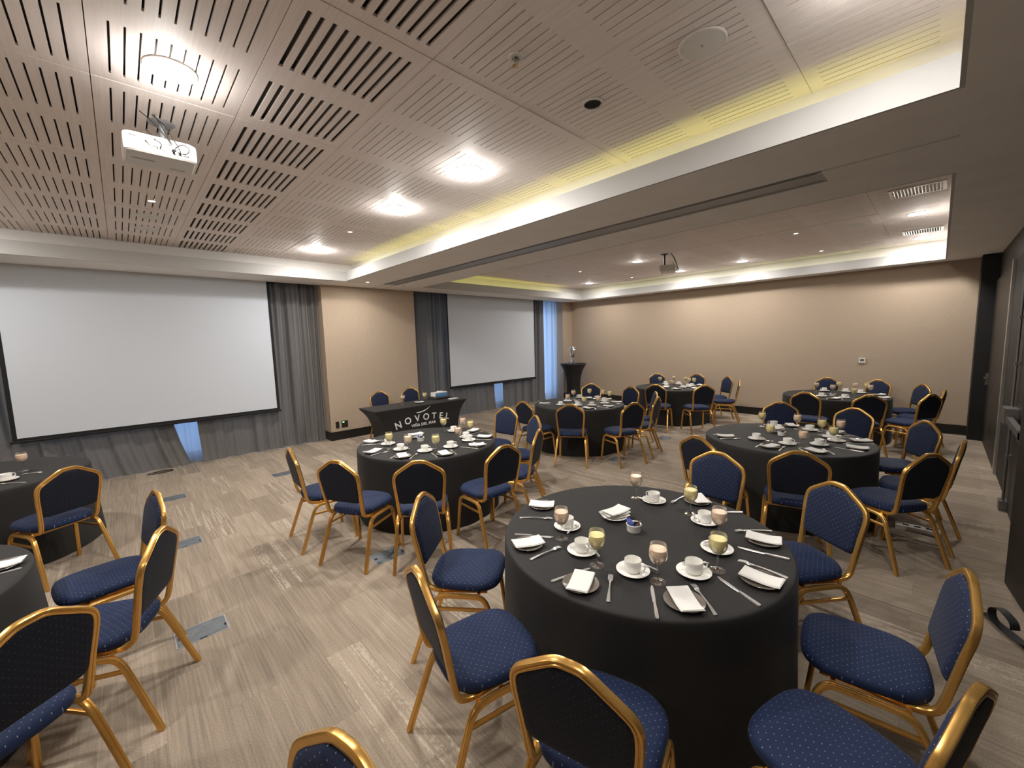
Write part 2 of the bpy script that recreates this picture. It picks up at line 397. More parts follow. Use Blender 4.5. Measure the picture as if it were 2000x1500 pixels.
# ---- walls
wp = M['wallpaper']
def wall(name, mat, *boxes):
    b = MB()
    for x in boxes: b.box(*x)
    return struct(b.build(name, mat, smooth=0))
wall('wall_far', wp, (XR, XR+.15, YD-.15, YW+.15, -.06, 3.50))
wall('wall_left', wp, (XL-.15, XL, YD-.15, YW+.15, -.06, 3.50))
wall('wall_pillar', wp, (2.87, 4.87, 8.235, YW, -.006, 3.44))
wall('wall_corner', wp, (10.14, XR, 8.235, YW, -.006, 3.44))
WIN = ((-2.5, 2.6), (5.1, 10.1)); WZ = (.08, 2.95)
wall('wall_window', M['plaster'], (XL, WIN[0][0], YW, YW+.15, -.06, 3.50), (WIN[0][1], WIN[1][0], YW, YW+.15, -.06, 3.50), (WIN[1][1], XR, YW, YW+.15, -.06, 3.50),
     *[(a, b, YW, YW+.15, -.06, WZ[0]) for a, b in WIN], *[(a, b, YW, YW+.15, WZ[1], 3.50) for a, b in WIN])
for n, (a, b) in enumerate(WIN):
    fr = MB(); y0, y1 = YW+.04, YW+.10
    fr.box(a, b, y0, y1, WZ[0], WZ[0]+.06); fr.box(a, b, y0, y1, WZ[1]-.06, WZ[1])
    k = 4
    for i in range(k+1):
        x = a+(b-a)*i/k; fr.box(max(a, x-.03), min(b, x+.03), y0, y1, WZ[0], WZ[1])
    wf = struct(fr.build('window_%d' % (n+1), M['aluminium'], smooth=0))
    for i in range(k):
        x0 = a+(b-a)*i/k; x1 = a+(b-a)*(i+1)/k
        MB().box(x0+.02, x1-.02, YW+.066, YW+.074, WZ[0]+.03, WZ[1]-.03).build('pane', M['window_glass'], wf, smooth=0)
wall('wall_door', M['dark_wood'], (XL, XR, YD-.15, YD, -.06, 3.50))
wall('wall_column', M['dark_column'], (10.2, XR, YD, -.42, 0, ZS))
struct(MB().box(2.855, 4.87, 8.215, 8.235, 0, .17).box(2.855, 2.87, 8.235, 8.60, 0, .17).build('baseboard_pillar', M['baseboard'], smooth=0))
struct(MB().box(10.58, XR, -.42, 8.235, 0, .17).box(10.14, 10.58, 8.215, 8.235, 0, .17).build('baseboard_far', M['baseboard'], smooth=0))

# ---- doors along the near right wall
d1 = struct(MB().box(8.06, 10.18, YD, -.585, .01, 2.62).build('door_1', M['dark_wood'], smooth=0))
MB().box(9.98, 10.06, -.585, -.555, .96, 1.14).box(9.92, 10.05, -.555, -.535, 1.06, 1.085).build('door_handle', M['dull_metal'], d1, smooth=0)
MB().lathe([(.0, 0), (.028, 0), (.028, .012), (.02, .02), (0, .02)], 16, mtx=Matrix.Translation((9.2, -.585, .98)) @ Matrix.Rotation(PI/2, 4, 'X')).build('lock', M['dull_metal'], d1)
struct(MB().box(7.93, 8.04, YD, -.575, 0, 2.70).build('trim_1', M['aluminium'], smooth=0))
d2 = struct(MB().box(5.05, 6.72, YD, -.575, .01, 2.62).build('door_2', M['dark_wood'], smooth=0))
pb = MB().box(5.20, 6.35, -.535, -.495, .95, 1.01).box(6.18, 6.42, -.575, -.485, .92, 1.08).box(5.20, 5.29, -.575, -.495, .93, 1.03).build('panic_bar', M['dull_metal'], d2, smooth=0)
rod = MB()
for z0, z1 in ((.06, .9), (1.0, 2.55)): rod.lathe([(.011, z0), (.011, z1)], 10, c=(6.42, -.548, 0))
for z in (.55, 1.5, 1.95): rod.box(6.395, 6.445, -.575, -.535, z, z+.03)
rod.build('bolt_rod', M['dull_metal'], d2)
MB().box(6.37, 6.50, -.575, -.52, .0, .10).build('floor_bolt', M['dull_metal'], d2, smooth=0)
ang = math.atan2(-.60+.435, 3.25-4.53)
mt = Matrix.Translation((4.53, -.435, 0)) @ Matrix.Rotation(ang, 4, 'Z')
wall('wall_dark_strip', M['dark_column'], (6.75, 7.92, YD, -.60, 0, 2.70))  # near-black strip standing in for the dark gap beside the door
d3 = struct(MB().box(0, 1.29, -.002, .045, .012, 2.62, mtx=mt).build('door_3', M['dark_wood'], smooth=0))
MB().box(.20, .235, .045, .056, .012, 2.60, mtx=mt).build('metal_edge', M['aluminium'], d3, smooth=0)
MB().box(.17, .28, .045, .075, .07, .16, mtx=mt).build('floor_bolt', M['grey_metal'], d3, smooth=0)

# ---- curtains
def curtain(x0, x1, ymid, amp, seed, mat, label, edge0=0.0, edge1=0.0, n_per=120, z1=3.27, group=None):
    r = random.Random(seed); n = int((x1-x0)*n_per); mb = MB()
    waves = [(r.uniform(17, 23), .8), (r.uniform(31, 40), .75), (r.uniform(55, 72), .42), (r.uniform(5, 8), .4)]
    waves = [(k, a, r.uniform(0, 6.3), r.uniform(-1.6, 1.6)) for k, a in waves]
    Z = [.006, .02, .08, .20, .40, .65, .95, 1.3, 1.7, 2.2, 2.7, z1]; R = []
    for z in Z:
        t = z/z1; row = []
        for i in range(n+1):
            u = i/n; cv = max(0, 1-t*2.0); e0 = edge0*(cv*cv*2-.6*cv); e1 = edge1*(cv*cv*2-.6*cv)
            s = x0+(x1-x0)*u; x = s+e0*(1-u)+e1*u
            en = .45+.55*(.5+.5*math.sin(2.3*s+seed*1.7))
            y = ymid
            for k, a, q, dr in waves:
                y += amp*a*en*math.sin(k*(s+.05*math.sin(2.2*s+q))+q+dr*(1-t)**1.5*2.0)*(.65+.35*t if k > 25 else 1)
            if z < .1: y -= .035*(1-z/.1)*(.4+.6*abs(math.sin(7*s+seed)))
            row.append((x, y, z))
        R.append(row)
    mb.rings(R, False, False, False)
    o = mb.build('curtain', mat, smooth=180)
    return tag(o, label, 'curtain', group)
curtain(-2.85, .46, 8.475, .046, 3, M['curtain'], 'grey curtain behind the big screen, left of the bright gap', edge1=.16)
curtain(.80, 2.86, 8.475, .048, 5, M['curtain'], 'grey curtain hanging between the big screen and the beige pillar', edge0=.03)
curtain(4.90, 7.40, 8.475, .046, 8, M['curtain'], 'grey curtain between the beige pillar and the smaller screen', edge1=.04)
curtain(7.72, 9.50, 8.475, .046, 11, M['curtain'], 'grey curtain at the far side of the smaller screen')
curtain(9.50, 10.13, 8.47, .035, 14, M['sheer'], 'bright bluish sheer curtain beside the far corner')
curtain(.30, 1.05, 8.60, .040, 17, M['sheer_gap'], 'bright sheer showing in the curtain gap below the big screen')
curtain(7.20, 7.95, 8.60, .040, 19, M['sheer_gap'], 'bright sheer showing in the gap below the smaller screen')

# ---- projection screens
def screen(x0, x1, z0, label, side, y=8.345):
    r = empty('projection_screen', label, 'screen', ((x0+x1)/2, y, z0))
    c = (x0+x1)/2; hw = (x1-x0)/2
    MB().box(-hw-side, hw+side, 0, .004, -.045, 3.30-z0).build('border', M['black'], r, smooth=0)
    MB().box(-hw, hw, -.003, 0, 0, 3.28-z0).build('screen_surface', M['screen_white'], r, smooth=0)
    MB().box(-hw-.10, hw+.10, -.035, .07, 3.29-z0, 3.437-z0).build('housing', M['plastic_white'], r, smooth=0)
    MB().lathe([(.0, -hw-side-.02), (.016, -hw-side-.02), (.016, hw+side+.02), (.0, hw+side+.02)], 12, mtx=Matrix.Translation((0, -.006, -.05)) @ Matrix.Rotation(PI/2, 4, 'Y'), cap0=False, cap1=False).build('bottom_bar', M['black'], r)
screen(-1.09, 1.98, .775, 'big white projection screen with black border before grey curtains', .045)
screen(5.86, 8.92, .79, 'smaller-looking white projection screen beyond the beige pillar', .03)

# ---- wall fittings
def plate(name, label, cat, x, z, w, h, y=8.235):
    r = empty(name, label, cat, (x, y, z))
    MB().box(-w/2, w/2, -.010, 0, -h/2, h/2).build('cover_plate', M['dark_plastic'], r, smooth=0)
    return r
p = plate('wall_socket', 'narrow black socket plate low on the beige pillar', 'socket', 2.995, .305, .065, .13)
MB().box(-.022, .022, -.014, -.010, -.05, -.008).box(-.022, .022, -.014, -.010, .008, .05).build('socket_insert', M['black'], p, smooth=0)
p = plate('connection_panel', 'square black panel with small green light on beige pillar', 'panel', 3.14, .305, .125, .135)
MB().box(-.045, -.01, -.0115, -.010, .03, .05).build('indicator', M['green_led'], p, smooth=0)
MB().box(-.045, -.005, -.014, -.010, -.05, -.01).box(.01, .045, -.014, -.010, -.05, -.01).box(.01, .045, -.014, -.010, .02, .045).build('socket_insert', M['black'], p, smooth=0)
hb = MB()
for z in (.33, .38, .43, .48, .53): hb.box(2.866, 2.870, 8.275, 8.29, z, z+.02)
tag(hb.build('cable_inlet', M['black'], smooth=0), 'column of small dark holes in the side of beige pillar', 'inlet')
r = empty('thermostat', 'small white thermostat on the far beige wall', 'thermostat', (XR, 1.03, 1.295))
MB().box(-.022, 0, -.048, .048, -.05, .05).build('housing', M['plastic_white'], r, smooth=0)
MB().box(-.024, -.022, -.030, .030, -.012, .030).build('display', M['lcd'], r, smooth=0)
MB().box(-.024, -.022, -.030, -.018, -.034, -.024).box(-.024, -.022, -.006, .006, -.034, -.024).box(-.024, -.022, .018, .030, -.034, -.024).build('button', M['plastic_grey'], r, smooth=0)

# ---- ceiling fittings
def downlight(x, y, label, rad=.101, watts=LAMP_W):
    x, y, z = ceil_pt(x, y)
    r = empty('downlight', label, 'ceiling light', (x, y, z), 0, 'round ceiling downlights'); watts *= .78 if x > 5 else (.62 if y < 1 else 1.0)
    MB().lathe([(rad, -.001), (rad+.016, -.001), (rad+.014, -.008), (rad+.003, -.010), (rad, -.004)], 32, cap0=False, cap1=False).build('trim_ring', M['plastic_white'], r)
    MB().lathe([(0, -.0035), (rad, -.0035), (rad, -.0005), (0, -.0005)], 32, cap0=False, cap1=False).build('diffuser', M['lamp'], r)
    area_light('downlight_lamp', (0, 0, -.012), rad*2, watts, LAMP_COL, parent=r)
    pl = bpy.data.lights.new('added_halo_light', 'POINT'); pl.energy = watts*(.05 if x > 5 else (.12 if y < 1 else .27)); pl.color = LAMP_COL; pl.shadow_soft_size = .06  # added point light, no part of the fixture; imitates glare on the ceiling
    po = bpy.data.objects.new('added_halo_light', pl); COL.objects.link(po); po.parent = r; po.location = (0, 0, -.09)
downlight(.33, 2.90, 'big round lit downlight nearest the white projector')
downlight(2.31, 2.89, 'lit downlight, nearest of the three rowed along the slotted ceiling')
downlight(2.32, 4.18, 'lit downlight, second of the three rowed along the slotted ceiling')
downlight(2.33, 6.70, 'lit downlight, farthest of the three rowed along the slotted ceiling')
downlight(2.32, .27, 'lit downlight close to the near end of the slotted ceiling')
downlight(.33, .27, 'lit downlight over the bare floor close to the doors')
downlight(-1.65, 2.90, 'unseen lit downlight over the table cut off beside the big screen')  # out of view, added on the lamp spacing to light the left side
downlight(-1.65, 6.70, 'unseen lit downlight above the table before the big screen')  # likewise unseen, put in for light on the left side
downlight(7.45, 4.16, 'lit downlight beside the far hanging projector')
downlight(9.36, 4.16, 'lit downlight just below the far hanging projector')
downlight(9.28, 2.85, 'lit downlight midway along the far tray ceiling')
downlight(9.22, 6.56, 'lit downlight closest to the far room corner')
downlight(7.53, .27, 'larger of two lit downlights beside the ceiling air vents')
downlight(9.51, .27, 'smaller of two lit downlights beside the ceiling air vents')
def spot(x, y, label, z=None, mat='spot_lit', rad=.038):
    x, y, z = ceil_pt(x, y, z)
    r = empty('spotlight', label, 'spotlight', (x, y, z), 0, 'small recessed ceiling spots')
    MB().lathe([(rad*.7, -.0005), (rad, -.0005), (rad, -.005), (rad*.75, -.005)], 20, cap0=False, cap1=False).build('trim_ring', M['plastic_white'], r)
    if mat == 'spot_lit': area_light('spot_lamp', (0, 0, -.010), .05, (5.0 if z < 3.1 else 1.5), LAMP_COL, parent=r)
    MB().lathe([(0, -.003), (rad*.78, -.003), (rad*.78, 0), (0, 0)], 20, cap0=False, cap1=False).build('lens', M[mat], r)
spot(.36, 5.47, 'small lit spot in the slotted ceiling beyond the projector')
spot(2.31, 5.41, 'small lit spot between second and farthest row downlights')
spot(3.46, 7.47, 'small lit spot in the plaster beam by the beige pillar', ZS)
spot(4.27, 7.58, 'small unlit dark spot in the plaster beam by the pillar', ZS, 'dark_plastic')
spot(7.45, 1.57, 'small lit spot in the middle of the far ceiling')
spot(9.42, 1.58, 'small lit spot close to the far beige wall')
spot(7.46, 5.55, 'small lit spot in the far ceiling toward the curtains')
spot(9.3, 5.35, 'small lit spot in the far ceiling above corner table')
r = empty('unlit_downlight', 'dark unlit recessed lamp in the slotted ceiling', 'ceiling light', ceil_pt(2.30, 1.60))
MB().lathe([(.052, -.001), (.068, -.001), (.066, -.008), (.054, -.009)], 28, cap0=False, cap1=False).build('trim_ring', M['plastic_white'], r)
MB().lathe([(.0, -.002), (.053, -.002), (.053, .0), (0, 0)], 24, cap0=False, cap1=False).build('lens', M['black'], r)
def speaker(x, y, label, rad=.112):
    r = empty('ceiling_speaker', label, 'speaker', ceil_pt(x, y), 0, 'round ceiling speakers')
    MB().lathe([(0, -.010), (rad*.6, -.0095), (rad*.94, -.007), (rad*.94, -.001), (0, -.001)], 40, cap0=False, cap1=False).build('grille', M['grille'], r)
    MB().lathe([(rad*.94, -.001), (rad*1.05, -.001), (rad*1.04, -.006), (rad*.97, -.0085), (rad*.94, -.007)], 40, cap0=False, cap1=False).build('rim', M['plastic_white'], r)
    MB().box(-.010, .010, -.004, .004, -.0125, -.0095).build('badge', M['plastic_grey'], r, smooth=0)
speaker(2.285, .92, 'round pale ceiling speaker near the dark unlit lamp')
speaker(.36, 6.10, 'nearer of two round ceiling speakers toward the big screen')
speaker(.37, 6.72, 'farther of two round ceiling speakers toward the big screen')
speaker(7.63, .90, 'nearer round speaker in the far ceiling by the vents')
speaker(9.45, .92, 'farther round speaker in the far ceiling by the vents')
speaker(7.46, 6.45, 'round speaker in the far ceiling toward the smaller screen')
r = empty('sprinkler', 'chrome sprinkler head in the slotted ceiling', 'sprinkler', ceil_pt(1.64, 1.62))
MB().lathe([(.020, -.0005), (.042, -.0005), (.040, -.006), (.022, -.007)], 24, cap0=False, cap1=False).build('escutcheon', M['plastic_white'], r)
MB().lathe([(0, -.002), (.010, -.002), (.010, -.022), (.005, -.024), (.005, -.040), (.020, -.041), (.020, -.044), (0, -.044)], 16).build('head', M['chrome'], r)
fr = MB(); fr.box(-.014, -.011, -.002, .002, -.042, -.015).box(.011, .014, -.002, .002, -.042, -.015).build('yoke', M['chrome'], r, smooth=0)
def vent(x, y, label, wx=.38, wy=.45):
    r = empty('air_vent', label, 'air vent', ceil_pt(x, y), 0, 'ceiling air vents')
    a, b = wx/2, wy/2
    f = MB(); f.box(-a, a, -b, -b+.03, -.012, -.001).box(-a, a, b-.03, b, -.012, -.001).box(-a, -a+.03, -b+.03, b-.03, -.012, -.001).box(a-.03, a, -b+.03, b-.03, -.012, -.001).build('frame', M['aluminium'], r, smooth=0)
    MB().box(-a+.03, a-.03, -b+.03, b-.03, -.0015, -.0008).build('backing', M['black'], r, smooth=0)
    n = 14; s = MB().box(-a+.03, a-.03, -.0012, .0012, -.008, .008, mtx=Matrix.Rotation(.7, 4, 'X')).build('slat', M['aluminium'], r, smooth=0)
    for i in range(n):
        o = s if i == 0 else s.copy()
        if i: COL.objects.link(o)
        o.location = (0, -b+.045+i*(wy-.09)/(n-1), -.009)
vent(6.27, .25, 'nearer metal air vent in the far ceiling by the doors')
vent(8.90, .26, 'farther metal air vent in the far ceiling by the doors')

def projector(x, y, z, label, rot=0):
    r = empty('projector', label, 'projector', (x, y, z), rot)
    # body: rounded slab, back face toward the near side (-Y)
    def outline(s, zz):
        P = [(-.178, -.135), (-.150, -.150), (.150, -.150), (.178, -.132), (.182, .10), (.165, .135), (-.165, .135), (-.182, .10)]
        return [(a*s, b*s, zz) for a, b in P]
    MB().rings([outline(.93, -.060), outline(.985, -.052), outline(1, -.040), outline(1, .030), outline(.975, .044), outline(.92, .052)]).build('body', M['plastic_white'], r, smooth=25)
    for xx, zz, a, b in ((-.06, .012, .012, .010), (-.005, -.016, .016, .013), (.02, -.016, .010, .013), (.055, -.026, .011, .010), (.085, -.026, .011, .010), (.12, -.03, .014, .006), (-.13, .026, .018, .005)):
        MB().box(xx-a, xx+a, -.1545, -.149, zz-b, zz+b).build('socket', M['dark_plastic'], r, smooth=0)
    MB().box(-.14, -.03, -.02, -.005, -.0615, -.0595).box(.05, .13, .06, .07, -.0615, -.0595).build('bottom_groove', M['plastic_grey'], r, smooth=0)
    zc = ZCS[1 if x > 4.5 else 0]-z
    m = MB(); m.lathe([(0, zc-.012), (.06, zc-.012), (.075, zc-.001), (0, zc-.001)], 24, c=(.03, .05, 0)); m.lathe([(.016, .05), (.016, zc-.01)], 12, c=(.03, .05, 0)); m.box(-.05, .11, -.03, .13, .050, .066)
    m.build('mount', M['grey_metal'] if rot == 0 else M['dark_plastic'], r)
    k = MB(); pr = circ(.0032, 6)
    for a, b, h in (((-.08, -.06, zc-.004), (.06, -.158, -.026), .02), ((-.02, -.05, zc-.004), (.085, -.158, -.026), .03), ((-.01, -.05, zc-.004), (.055, -.158, -.024), .01), ((-.06, -.08, .10), (-.005, -.158, -.016), -.01)):
        A, B = Vector(a), Vector(b); mid = (A+B)/2+Vector((0, -.03, h)); k.sweep(spline([A, A.lerp(mid, .6)+Vector((0, -.01, 0)), mid, B+Vector((0, -.035, .01)), B]), pr)
    k.sweep(spline([(.05, -.158, -.02), (.10, -.185, .02), (.135, -.19, .0), (.12, -.185, -.03), (.085, -.158, -.028)]), pr)
    k.sweep(spline([(-.075, -.158, .01), (-.06, -.175, -.02), (-.03, -.17, -.022), (-.02, -.158, -.02)]), pr)
    k.build('cable', M['dark_plastic'], r)
    return r
projector(.305, 3.60, 3.158, 'white projector with dangling cables under the slotted ceiling')
projector(7.46, 3.56, 3.12, 'white projector with dark mount under the far ceiling', .45)

# ---- things on the floor near walls
def floor_box(x, y, label, a=.0):
    r = empty('floor_box', label, 'floor box', (x, y, 0), a, 'steel floor boxes')
    MB().box(-.14, .14, -.10, .10, 0, .0025).build('frame', M['grey_metal'], r, smooth=0)
    MB().box(-.133, .133, -.093, .093, .0025, .0045).build('lid', M['steel_plate'], r, smooth=0)
    MB().box(-.125, -.10, -.012, .012, .0045, .0055).box(.118, .131, -.05, -.02, .0045, .0055).box(-.02, .02, -.097, -.088, .0045, .0055).build('latch', M['black'], r, smooth=0)
floor_box(.22, 3.31, 'grey steel floor box nearest the camera in the carpet aisle')
floor_box(.27, 4.98, 'second grey steel floor box along the carpet aisle')
floor_box(.30, 6.66, 'third grey steel floor box, toward the big screen')
floor_box(1.56, 3.31, 'dark floor box under chairs of the table before lettered desk')
floor_box(1.58, 6.66, 'floor box in open carpet before the pillar curtain')
floor_box(7.15, 3.43, 'floor box in the carpet between the two far tables')
floor_box(5.42, 3.36, 'dark floor box under a chair before the cocktail table')
r = empty('power_strip', 'white power strip on carpet under right-hand chairs', 'power strip', (5.22, .04, 0), .05)
MB().box(-.045, .045, -.15, .15, 0, .04).build('body', M['plastic_white'], r, smooth=0)
for yy in (-.08, 0, .08): MB().box(-.018, .018, yy-.022, yy+.022, .04, .0415).build('socket', M['black'], r, smooth=0)
cb = MB()
for k, (rx, ry) in enumerate(((.15, .07), (.12, .05))):
    cb.sweep([(.28+rx*math.cos(a)+.02*k, 8.24+ry*math.sin(a), (.006+.008*k)) for a in [2*PI*i/24 for i in range(25)]], circ(.0045, 6))
tag(cb.build('cable', M['strap']), 'coil of black cable on carpet under the big-screen curtain', 'cable')
st = MB(); band = [(.0015, .022), (.0015, -.022), (-.0015, -.022), (-.0015, .022)]
pts = [(3.42, -.50, .05), (3.55, -.47, .035), (3.70, -.42, .028), (3.83, -.35, .026), (3.90, -.30, .028)]
st.sweep(spline(pts), band, n0=(0, 0, 1))
pts = [(3.45, -.52, .12), (3.58, -.47, .05), (3.70, -.40, .03), (3.80, -.34, .05), (3.82, -.33, .11), (3.76, -.36, .15), (3.68, -.40, .13), (3.67, -.41, .085)]
st.sweep(spline(pts), band, n0=(0, 0, 1))
tag(st.build('strap', M['strap'], smooth=60), 'curled black strap lying on carpet by the open dark door', 'strap')

# measured places (metres)
CHAIR_TOPS = {'T1': [(1.27, 2.186), (0.804, 1.445), (0.856, 0.693), (1.512, -0.117), (2.263, -0.114), (3.1, 0.407), (3.262, 1.18)], 'T2': [(1.047, 4.123), (1.187, 3.371), (1.645, 2.842), (2.42, 2.662), (3.144, 2.919), (3.619, 3.399), (3.884, 4.193)], 'T3': [(4.437, 4.411), (4.623, 3.646), (5.271, 2.993), (6.573, 3.325), (6.029, 3.007), (7.005, 4.066), (7.074, 5.002)], 'T5': [(7.567, 3.829), (7.888, 2.974), (9.312, 2.831), (9.829, 3.351), (10.046, 4.095), (9.928, 4.985)], 'T4': [(3.821, 1.514), (3.812, 0.714), (4.335, -0.009), (5.018, -0.142), (5.9, 0.035), (6.448, 0.666), (6.49, 1.457)], 'T6': [(7.762, 1.416), (7.663, 0.554), (8.344, -0.066), (9.071, -0.11), (9.868, 0.231), (10.221, 0.842), (10.415, 1.539)], 'T7': [(-0.397, 4.919)], 'T8': [(0.084, 3.582), (0.063, 2.788), (-0.325, 2.201)], 'x': [(0.284, 0.969)], 'desk': [(3.691, 7.82), (4.435, 7.971)]}
ITEMS={'T1': [(0, 'plate', 1.979, 1.81, 'p'), (0, 'saucer', 1.847, 1.489, 'p'), (0, 'glass', 1.714, 1.424, 'p'), (1, 'plate', 1.528, 1.512, 'y'), (1, 'saucer', 1.679, 1.255, 'y'), (1, 'glass', 1.62, 1.12, 'y'), (2, 'plate', 1.432, 1.08, 'p'), (2, 'saucer', 1.692, 0.963, 'p'), (2, 'glass', 1.697, 0.838, 'p'), (3, 'plate', 1.63, 0.687, 'y'), (3, 'saucer', 1.878, 0.748, 'y'), (3, 'glass', 1.98, 0.676, 'y'), (4, 'plate', 2.021, 0.505, 'p'), (4, 'saucer', 2.177, 0.75, 'p'), (4, 'glass', 2.297, 0.783, 'p'), (5, 'plate', 2.436, 0.601, 'y'), (5, 'saucer', 2.465, 0.922, 'y'), (5, 'glass', 2.522, 1.033, 'y'), (6, 'plate', 2.744, 1.078, 'p'), (6, 'saucer', 2.558, 1.298, 'p'), (6, 'glass', 2.533, 1.42, 'p'), (90, 'ram', 2.083, 1.18, ''), (91, 'nap', 2.154, 1.356, '')], 'T2': [(0, 'plate', 2.004, 4.5, 'y'), (0, 'saucer', 2.094, 4.262, 'y'), (0, 'glass', 2.013, 4.068, 'y'), (1, 'plate', 1.826, 4.067, 'p'), (1, 'saucer', 2.074, 3.932, 'p'), (1, 'glass', 2.091, 3.801, 'p'), (2, 'plate', 1.949, 3.661, 'y'), (2, 'saucer', 2.212, 3.675, 'y'), (2, 'glass', 2.285, 3.573, 'y'), (3, 'plate', 2.283, 3.412, 'p'), (3, 'saucer', 2.488, 3.603, 'p'), (3, 'glass', 2.682, 3.723, 'p'), (4, 'plate', 2.715, 3.434, 'y'), (4, 'saucer', 2.801, 3.687, 'y'), (4, 'glass', 2.992, 3.892, 'y'), (5, 'plate', 3.027, 3.671, 'p'), (5, 'saucer', 2.879, 3.838, 'p'), (5, 'glass', 3.058, 4.133, 'p'), (6, 'plate', 3.141, 4.037, 'y'), (6, 'saucer', 2.982, 4.232, 'y'), (6, 'glass', 2.88, 4.305, 'y'), (90, 'ram', 2.435, 4.124, ''), (91, 'nap', 2.476, 4.32, '')], 'T3': [(0, 'plate', 5.352, 4.783, 'p'), (0, 'saucer', 5.411, 4.469, 'p'), (0, 'glass', 5.572, 4.44, 'p'), (1, 'plate', 5.406, 3.887, 'y'), (1, 'saucer', 5.537, 4.202, 'y'), (1, 'glass', 5.474, 4.018, 'y'), (2, 'plate', 5.749, 3.732, 'p'), (2, 'saucer', 5.678, 4.01, 'p'), (2, 'glass', 5.699, 3.887, 'p'), (3, 'plate', 6.205, 3.854, 'y'), (3, 'saucer', 5.989, 3.96, 'y'), (3, 'glass', 6.347, 4.087, 'y'), (4, 'plate', 6.415, 4.194, 'p'), (4, 'saucer', 6.229, 4.127, 'p'), (4, 'glass', 6.464, 4.311, 'p'), (5, 'plate', 6.331, 4.531, 'y'), (5, 'saucer', 6.349, 4.36, 'y'), (5, 'glass', 6.439, 4.598, 'y'), (6, 'saucer', 6.298, 4.729, 'p'), (6, 'glass', 6.069, 4.7, 'p'), (7, 'saucer', 5.826, 4.642, ''), (90, 'ram', 5.875, 4.481, '')], 'T4': [(0, 'plate', 4.775, 1.585, 'y'), (0, 'saucer', 4.855, 1.302, 'y'), (0, 'glass', 4.869, 1.178, 'y'), (1, 'plate', 4.59, 1.107, 'p'), (1, 'saucer', 4.828, 1.011, 'p'), (1, 'glass', 4.765, 0.869, 'p'), (2, 'plate', 4.679, 0.74, 'y'), (2, 'saucer', 4.974, 0.772, 'y'), (2, 'glass', 5.136, 0.685, 'y'), (3, 'plate', 5.05, 0.486, 'p'), (3, 'saucer', 5.26, 0.676, 'p'), (3, 'glass', 5.561, 0.684, 'p'), (4, 'plate', 5.4, 0.496, 'y'), (4, 'saucer', 5.415, 0.746, 'y'), (4, 'glass', 5.499, 0.839, 'y'), (5, 'plate', 5.695, 0.736, 'p'), (5, 'saucer', 5.675, 0.973, 'p'), (5, 'glass', 5.669, 1.098, 'p'), (6, 'plate', 5.805, 1.18, 'y'), (6, 'saucer', 5.684, 1.341, 'y'), (6, 'glass', 5.6, 1.446, 'y'), (90, 'ram', 5.235, 1.153, ''), (91, 'nap', 5.365, 1.243, '')], 'T5': [(0, 'plate', 8.675, 4.125, 'p'), (0, 'saucer', 8.849, 4.22, 'p'), (0, 'glass', 8.644, 3.994, 'p'), (1, 'plate', 8.529, 3.828, ''), (1, 'saucer', 8.85, 3.847, ''), (2, 'plate', 8.813, 3.555, 'p'), (2, 'saucer', 9.234, 3.805, 'p'), (2, 'glass', 9.321, 3.904, 'p'), (3, 'plate', 9.471, 3.745, 'y'), (3, 'saucer', 9.065, 3.821, 'y'), (3, 'glass', 9.359, 3.806, 'y'), (4, 'saucer', 9.368, 4.482, 'y'), (4, 'glass', 9.262, 4.571, 'y'), (5, 'saucer', 9.42, 4.181, 'p'), (5, 'glass', 9.589, 4.384, 'p'), (6, 'glass', 9.557, 4.083, 'y')], 'T6': [(0, 'plate', 8.625, 1.163, 'p'), (0, 'saucer', 8.856, 1.382, 'p'), (0, 'glass', 9.252, 1.281, 'p'), (1, 'saucer', 8.844, 1.062, 'y'), (1, 'glass', 8.858, 0.936, 'y'), (2, 'plate', 9.15, 0.594, 'p'), (2, 'saucer', 8.896, 0.776, 'p'), (2, 'glass', 9.511, 0.79, 'p'), (3, 'plate', 9.542, 0.667, 'p'), (3, 'saucer', 9.69, 0.935, 'p'), (3, 'glass', 9.775, 1.027, 'p'), (4, 'saucer', 9.773, 1.157, 'y'), (4, 'glass', 9.879, 1.277, 'y'), (5, 'saucer', 9.705, 1.471, 'p'), (5, 'glass', 9.504, 1.565, 'p'), (6, 'glass', 9.792, 0.863, 'y'), (90, 'ram', 9.067, 1.254, '')], 'T7': [(0, 'saucer', -0.856, 5.777, 'p'), (0, 'glass', -0.793, 6.126, 'p')], 'T8': [(0, 'plate', -0.568, 3.404, '')]}
T1_F=[(1.873, 1.628, 1.751, 1.795), (1.65, 1.364, 1.414, 1.401), (1.618, 1.036, 1.389, 0.908), (1.795, 0.728, 1.629, 0.549), (2.094, 0.625, 2.091, 0.411), (2.467, 0.742, 2.596, 0.612), (2.622, 1.194, 2.793, 1.184)]
T1_K=[None, (1.699, 1.468, 1.564, 1.659), (1.576, 1.132, 1.351, 1.194), (1.646, 0.844, 1.456, 0.719), (1.921, 0.655, 1.824, 0.451), (2.278, 0.678, 2.321, 0.454), (2.624, 0.957, 2.752, 0.816)]
T1_NA=[(1.928, 1.892, 2.028, 1.756), (1.468, 1.56, 1.627, 1.482), (1.51, 1.112, 1.347, 1.043), (1.691, 0.737, 1.571, 0.613), (2.035, 0.571, 2.034, 0.41), (2.455, 0.69, 2.492, 0.53), (2.907, 1.115, 2.799, 1.012)]

